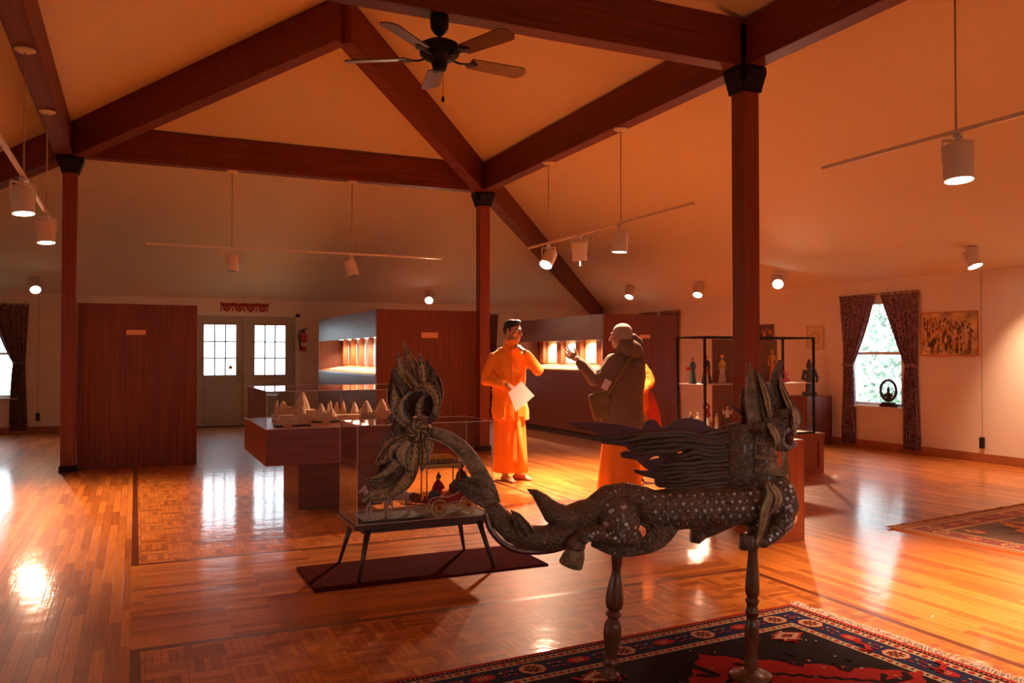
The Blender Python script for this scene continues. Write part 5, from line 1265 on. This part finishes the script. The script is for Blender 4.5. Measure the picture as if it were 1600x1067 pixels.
def head(m, c, d, s=1.0):
    """skull, jaw, nose, ears, brow, lips in one lump; d = facing"""
    d = Vector(d).normalized(); l = V(-d.y, d.x, 0).normalized(); u = l.cross(d) * -1; u = V(0, 0, 1) if abs(u.z) < .2 else (u if u.z > 0 else -u); R = Matrix((l, d, u)).transposed()
    c = Vector(c); q = lambda a, b, z: c + (l * a + d * b + u * z) * s
    m.ball(q(0, -.012, .028), (.076 * s, .094 * s, .088 * s), 18, R); m.ball(q(0, .030, -.030), (.058 * s, .058 * s, .078 * s), 16, R)
    m.ball(q(0, .060, -.092), (.024 * s, .022 * s, .018 * s), 10, R); m.cap(q(-.05, -.0, -.065), q(-.012, .062, -.095), .018 * s, .016 * s); m.cap(q(.05, -.0, -.065), q(.012, .062, -.095), .018 * s, .016 * s)
    m.cap(q(0, .086, .012), q(0, .108, -.030), .009 * s, .013 * s); m.ball(q(.012, .096, -.034), .009 * s, 8); m.ball(q(-.012, .096, -.034), .009 * s, 8)
    m.cap(q(-.040, .072, .026), q(-.012, .083, .024), .010 * s, .010 * s); m.cap(q(.040, .072, .026), q(.012, .083, .024), .010 * s, .010 * s)
    m.cap(q(-.020, .080, -.060), q(.020, .080, -.060), .0075 * s, .0075 * s); m.cap(q(-.016, .079, -.070), q(.016, .079, -.070), .008 * s, .008 * s)
    for sg in (-1, 1):
        m.ball(q(sg * .078, -.012, -.004), (.011 * s, .020 * s, .034 * s), 10, R); m.cap(q(sg * .045, .060, -.020), q(sg * .050, .045, -.035), .018 * s, .018 * s)
    return q
def eyes(q, parent, s=1.0):
    for sg in (-1, 1):
        m = MB(); m.ball(q(sg * .030, .074, .004), .0125 * s, 12); m.mi = 1; m.ball(q(sg * .030, .084, .004), .0062 * s, 10); m.build('eye', ['paper', 'eye'], parent, True)
        m = MB(); m.cap(q(sg * .044, .082, .030), q(sg * .014, .094, .033), .0045 * s, .0055 * s, 6); m.build('eyebrow', 'hairblack', parent, True)
def cloth_rings(m, F, rows, depth=.62, seg=44, fold=.0, nf=9, ph=0):
    """rows: (cx, py, half width px, y)"""
    rings = []
    for i, r in enumerate(rows):
        cx, py, hw, y = r[:4]; c = F(cx, py, y); w_ = hw / F.k; dp = r[4] if len(r) > 4 else depth; fd = r[5] if len(r) > 5 else fold; ring = []
        for k in range(seg):
            a = 2 * PI * k / seg; rr = 1 + fd * math.cos(nf * a + ph) + fd * .5 * math.cos((nf * 2 + 1) * a + ph * 2)
            ring.append(c + V(math.cos(a) * w_ * rr, math.sin(a) * w_ * dp * rr, 0))
        rings.append(ring)
    m.loft(rings)

# man in orange
F = Fig(799.5, 751.2, 1300 / 9.02)
p1 = thing('person', (1.81, -.18, 0), 'barefoot young man in orange jacket and robe holding paper, one hand at his chin', 'person', -YAW)
m = MB()
hq = head(m, F(802, 518, 0), (.80, -.60, -.04), 1.02)
m.chain([F(796, 644, .01), F(795, 610, .01), F(795, 578, .01), F(797, 556, .01)], [.085, .085, .090, .080]); m.chain([F(798, 552, .01), F(799, 532, .0)], [.058, .054])
m.chain([F(797, 556, .01), F(773, 562, .0)], [.05, .042]); m.chain([F(797, 556, .01), F(817, 561, .0)], [.05, .042])
sR, eR, wR = F(768, 560, 0), F(760, 594, -.04), F(793, 600, -.21); sL, eL, wL = F(821, 559, -.01), F(840, 578, -.14), F(819, 549, -.215)
m.chain([sR, eR, wR], [.044, .038, .026]); m.chain([sL, eL, wL], [.044, .038, .026])
hand(m, wR, (.80, -.22, -.55), (-.2, .5, -.8), .55, 1.0, -1); hand(m, wL, (-.75, .05, .62), (-.55, .35, -.65), 1.0, 1.0, 1)
m.chain([F(787, 650, .03), F(789, 700, .02), F(789, 740, -.02)], [.068, .052, .038]); m.chain([F(806, 650, .03), F(808, 700, .08), F(809, 741, .10)], [.068, .052, .038])
foot(m, F(789, 740, -.02), (.62, -.78, 0)); foot(m, F(809, 741, .10), (.90, -.42, 0))
b = m.build('body', 'skin', p1, remesh=.0055); eyes(hq, b, 1.02)
m = MB()
hd_ = [hq(0, -.022, .055), hq(0, -.045, .02)]; dR = Matrix.Rotation(math.atan2(-.6, .8) - PI / 2, 3, 'Z')
m.ball(hd_[0], (.082, .098, .078), 16, dR); m.ball(hd_[1], (.078, .080, .085), 16, dR); m.ball(hq(0, .045, .100), (.055, .04, .03), 12, dR)
m.cap(hq(.072, .005, .03), hq(.074, .008, .0), .012, .008); m.cap(hq(-.072, .005, .03), hq(-.074, .008, .0), .012, .008); m.build('hair', 'hairblack', p1, remesh=.005)
m = MB()
cloth_rings(m, F, [(798, 656, 28.5, .01, .66, .02), (797.5, 652, 29, .01, .66, .02), (796, 636, 28, .01, .66, .015), (795, 615, 26.5, .01), (794.5, 595, 26.5, .01), (794.5, 575, 27.5, .01), (795, 562, 28.5, .01, .56), (796, 552, 26, .01, .52), (797, 545, 18, .01, .6), (797.5, 541, 11.5, .01, .9), (797.5, 536, 10.5, .005, 1), (798, 531, 11.5, 0, 1)], .62)
m.chain([sR + V(.02, 0, .0), F(763, 577, -.02), eR, F(777, 598, -.12), F(787, 599.5, -.18)], [.072, .064, .060, .052, .045]); m.chain([sL - V(.02, 0, 0), F(832, 568, -.08), eL, F(830, 562, -.18), F(823, 553.5, -.205)], [.072, .062, .060, .050, .044])
m.chain([F(788, 541, -.055), F(796, 549, -.09)], [.018, .014]); m.chain([F(807, 541, -.06), F(799, 549, -.09)], [.018, .014])
for (a, c_) in (((770, 585), (781, 596)), ((772, 572), (783, 590)), ((812, 600), (803, 622)), ((816, 585), (804, 604))): m.cap(F(*a, -.11), F(*c_, -.125), .010, .008)
jk = m.build('jacket', 'saffron', p1, remesh=.0065); folds(jk, .032, .11)
m = MB()
for (x0, y0), (x1, y1) in (((799, 545), (800, 654)),): m.tube([F(799.3, 546, -.105), F(799.5, 565, -.122), F(800, 600, -.118), F(801, 636, -.132), F(802, 655, -.136)], [(.006, .004)] * 5, 8)
m.build('zip_placket', 'saffron2', jk)
m = MB(); m.box(F(809.5, 561, -.112), (.075, .012, .075), Matrix.Rotation(.25, 3, 'Z')); m.box(F(809.5, 554.5, -.118), (.080, .010, .022), Matrix.Rotation(.25, 3, 'Z')); m.build('chest_pocket', 'saffron', jk)
for sg, x in ((-1, 783), (1, 815)):
    m = MB(); m.box(F(x, 642, -.112), (.095, .014, .11), Matrix.Rotation(sg * .42, 3, 'Z')); m.build('side_pocket', 'saffron', jk)
m = MB(); cloth_rings(m, F, [(796, 645, 24, .02, .62, .02), (796, 660, 24.5, .02, .62, .03), (796.5, 690, 25, .03, .62, .045), (797, 715, 25.5, .035, .62, .055), (797.5, 738, 26, .04, .62, .065)], nf=8, ph=.7); m.tube([F(810, 652, -.10), F(812, 690, -.115), F(815, 737, -.12)], [(.02, .012), (.03, .016), (.04, .02)], 8)
m.build('robe', 'saffron2', p1, True)
t = thing('paper_sheet', (1.81, -.18, 0), 'white sheet of paper in the hand of the man in orange', 'paper', -YAW)
m = MB(); a_ = [F(814, 595, -.24), F(834, 617, -.22), F(806, 641, -.26), F(794, 612, -.27)]; m.loft([[q for q in a_], [q + V(.002, -.003, .002) for q in a_]]); m.build('sheet', 'paper', t)

# visitor in the taupe coat, seen from behind
F = Fig(965.2, 773.9, 1300 / 8.09)
p2 = thing('person', (2.365, -1.455, 0), 'grey-haired person in a long taupe hooded coat, back turned, one hand raised', 'person', -YAW)
m = MB(); hq = head(m, F(970, 526, 0), (-.90, .42, 0), 1.0)
m.chain([F(972, 650, 0), F(974, 610, 0), F(976, 580, 0), F(978, 566, .02)], [.095, .09, .095, .085]); m.chain([F(977, 562, .02), F(972, 542, .01)], [.058, .055])
m.chain([F(977, 563, .02), F(957, 566, .04)], [.07, .06]); m.chain([F(977, 563, .02), F(998, 567, .0)], [.07, .06])
sL, eL, wL = F(954, 566, .04), F(929, 593, .02), F(903, 561, .0); m.chain([sL, eL, wL], [.054, .042, .027]); hand(m, wL, (-.86, -.05, .46), (.15, -.88, .42), .5, 1.1, -1, .25)
sR, eR, wR = F(1000, 568, .0), F(999, 606, .08), F(975, 600, .24); m.chain([sR, eR, wR], [.054, .042, .028]); hand(m, wR, (-.9, .2, .2), (0, -.2, 1), .5, 1.0, 1)
m.chain([F(958, 655, 0), F(957, 720, 0), F(957, 756, .0)], [.09, .06, .042]); m.chain([F(984, 655, 0), F(983, 720, 0), F(983, 756, .0)], [.09, .06, .042]); foot(m, F(957, 756, 0), (-.5, .86, 0)); foot(m, F(983, 756, 0), (-.3, .95, 0))
b = m.build('body', 'skin2', p2, remesh=.0055); eyes(hq, b)
dR = Matrix.Rotation(math.atan2(.42, -.90) - PI / 2, 3, 'Z')
m = MB(); m.ball(hq(0, -.022, .045), (.086, .098, .086), 16, dR); m.ball(hq(0, -.05, .005), (.080, .075, .085), 16, dR); m.cap(hq(.074, .01, .02), hq(.074, .0, -.03), .014, .012); m.cap(hq(-.074, .01, .02), hq(-.074, .0, -.03), .014, .012); m.ball(hq(0, -.06, -.035), (.062, .06, .07), 16, dR); m.build('hair', 'hairgrey', p2, remesh=.005)
m = MB()
cloth_rings(m, F, [(972, 671, 33, 0, .62, .015), (972, 668, 33.5, 0, .62, .015), (972.5, 640, 32.5, 0, .62, .012), (973.5, 605, 31, 0), (975, 585, 30.5, 0), (976.5, 572, 29.5, .01, .6), (977.5, 562, 26, .015, .6), (978, 554, 18, .02, .7), (977, 548, 13, .02, .95)], .64)
m.chain([sL + V(.02, 0, .005), F(943, 580, .03), eL, F(917, 578, .01), F(908, 567.5, .003)], [.078, .066, .066, .058, .050]); m.chain([sR - V(.02, 0, 0), F(1000, 588, .04), eR, F(986, 603, .18)], [.078, .068, .064, .055])
folds(m.build('coat', 'coat', p2, remesh=.0065), .030, .13)
m = MB(); m.ball(F(986, 545, -.07), (.115, .085, .085), 16, Matrix.Rotation(.55, 3, 'Y')); m.chain([F(968, 547, -.03), F(974, 533, -.06), F(990, 527, -.02), F(1001, 535, .03)], [.040, .040, .038, .036]); m.cap(F(998, 550, -.05), F(1004, 562, -.03), .045, .03)
m.build('hood', 'coat', p2, remesh=.006)
m = MB()
for z in (585, 612, 640): m.tube([F(974 + 32.2 * math.cos(a), z, 32.2 * .64 / F.k * math.sin(a)) for a in [2 * PI * i / 40 for i in range(41)]], .0022, 4, (0, 0, 1))
m.build('quilt_seams', 'coat', p2)
m = MB(); cloth_rings(m, F, [(972, 655, 26, 0, .66, .02), (970, 690, 29, 0, .66, .035), (968, 730, 31.5, 0, .66, .05), (967, 765, 33.5, 0, .66, .06)], nf=9, ph=.3); m.build('robe', 'saffron2', p2, True)
bg_ = thing('shoulder_bag', (2.365, -1.455, 0), 'olive canvas shoulder bag hanging at the side of the person in the taupe coat', 'bag', -YAW)
m = MB(); R = Matrix.Rotation(-.22, 3, 'Y'); m.box(F(936, 634, -.05), (.17, .085, .26), R, .025); m.build('bag_body', 'bag', bg_, True)
m = MB(); m.box(F(938, 624, -.062), (.175, .085, .12), R, .02); m.box(F(934, 641, -.108), (.03, .006, .04), R); m.build('flap', 'bag', bg_)
m = MB(); m.tube(crom([F(947, 617, -.10), F(958, 598, -.145), F(972, 575, -.145), F(985, 556, -.12), F(991, 548, -.03), F(986, 551, .08), F(965, 580, .17), F(944, 612, .08)], 5), [(.018, .004)] * 36, 6, (0, 1, 0)); m.build('strap', 'bag', bg_, True)
m = MB(); m.box(F(946, 601, -.10), (.07, .012, .10), Matrix.Rotation(.5, 3, 'Y'), .004); m.build('pink_paper', 'white_model', bg_)

# third person, mostly behind the coat
F = Fig(993, 753, 1300 / 8.9)
p3 = thing('person', (2.968, -.835, 0), 'person in orange knitted sweater and red shawl, mostly hidden behind the taupe coat', 'person', -YAW)
m = MB(); hq = head(m, F(985, 546, 0), (-.8, -.55, 0), .98)
m.chain([F(990, 650, 0), F(990, 610, 0), F(990, 585, 0)], [.08, .08, .08]); m.chain([F(988, 578, 0), F(986, 560, 0)], [.055, .052]); m.chain([F(988, 576, 0), F(1004, 576, 0)], [.08, .058]); m.chain([F(988, 576, 0), F(974, 576, 0)], [.08, .058])
m.chain([F(1006, 575, 0), F(1014, 596, -.02), F(1000, 606, -.15)], [.052, .040, .026]); hand(m, F(1000, 606, -.15), (-.8, -.3, .1), (0, 0, 1), .6, 1.0, 1)
m.chain([F(974, 577, 0), F(968, 600, -.02), F(980, 606, -.15)], [.052, .040, .026]); hand(m, F(980, 606, -.15), (.8, -.3, .1), (0, 0, 1), .6, 1.0, -1)
m.chain([F(980, 650, 0), F(980, 742, 0)], [.08, .042]); m.chain([F(999, 650, 0), F(1000, 742, 0)], [.08, .042]); foot(m, F(980, 742, 0), (-.5, -.86, 0)); foot(m, F(1000, 742, 0), (-.2, -.98, 0))
b = m.build('body', 'skin', p3, remesh=.0055); eyes(hq, b, .98)
m = MB(); m.ball(hq(0, -.022, .045), (.084, .096, .084), 16); m.ball(hq(0, -.045, .005), (.078, .078, .085), 16); m.build('hair', 'hairblack', p3, remesh=.006)
m = MB(); cloth_rings(m, F, [(990, 640, 24, 0), (990, 620, 24, 0), (990, 595, 24, 0), (990, 580, 24, 0, .55), (989, 572, 17, 0, .6), (988, 566, 9, 0, 1)], .62)
m.chain([F(1003, 575, 0), F(1011, 585, -.01), F(1014, 598, -.03), F(1004, 606, -.12)], [.068, .066, .066, .048]); m.chain([F(976, 577, 0), F(969, 600, -.02), F(977, 606, -.12)], [.066, .060, .048]); folds(m.build('sweater', 'knit', p3, remesh=.0065), .025, .08)
m = MB(); cloth_rings(m, F, [(990, 640, 20, 0, .7, .03), (990, 690, 20, 0, .7, .05), (990, 742, 21, 0, .7, .06)], nf=7); m.build('robe', 'saffron2', p3, True)
m = MB(); m.tube(crom([F(1004, 598, .03), F(1013, 620, .02), F(1019, 645, .02), F(1022, 672, .02)], 6), [(lerp([.04, .065, .085, .095], i / 18), .03) for i in range(19)], 14, (0, 1, 0)); m.build('shawl', 'redcloth', p3, True)
m = MB()
for x, d in ((980, (-.5, -.86)), (1000, (-.2, -.98))):
    c = F(x, 742, 0); d = V(d[0], d[1], 0); m.box(V(c.x, c.y, .006) + d * .05, (.09, .25, .012), Matrix.Rotation(math.atan2(d.y, d.x) - PI / 2, 3, 'Z'), .004); m.tube([V(c.x, c.y, .03) + d * .09 + V(-d.y, d.x, 0) * q + V(0, 0, .03 * (1 - abs(q) / .05)) for q in (-.045, -.02, 0, .02, .045)], [(.012, .003)] * 5, 6, tuple(d))
m.build('sandals', 'black', p3)
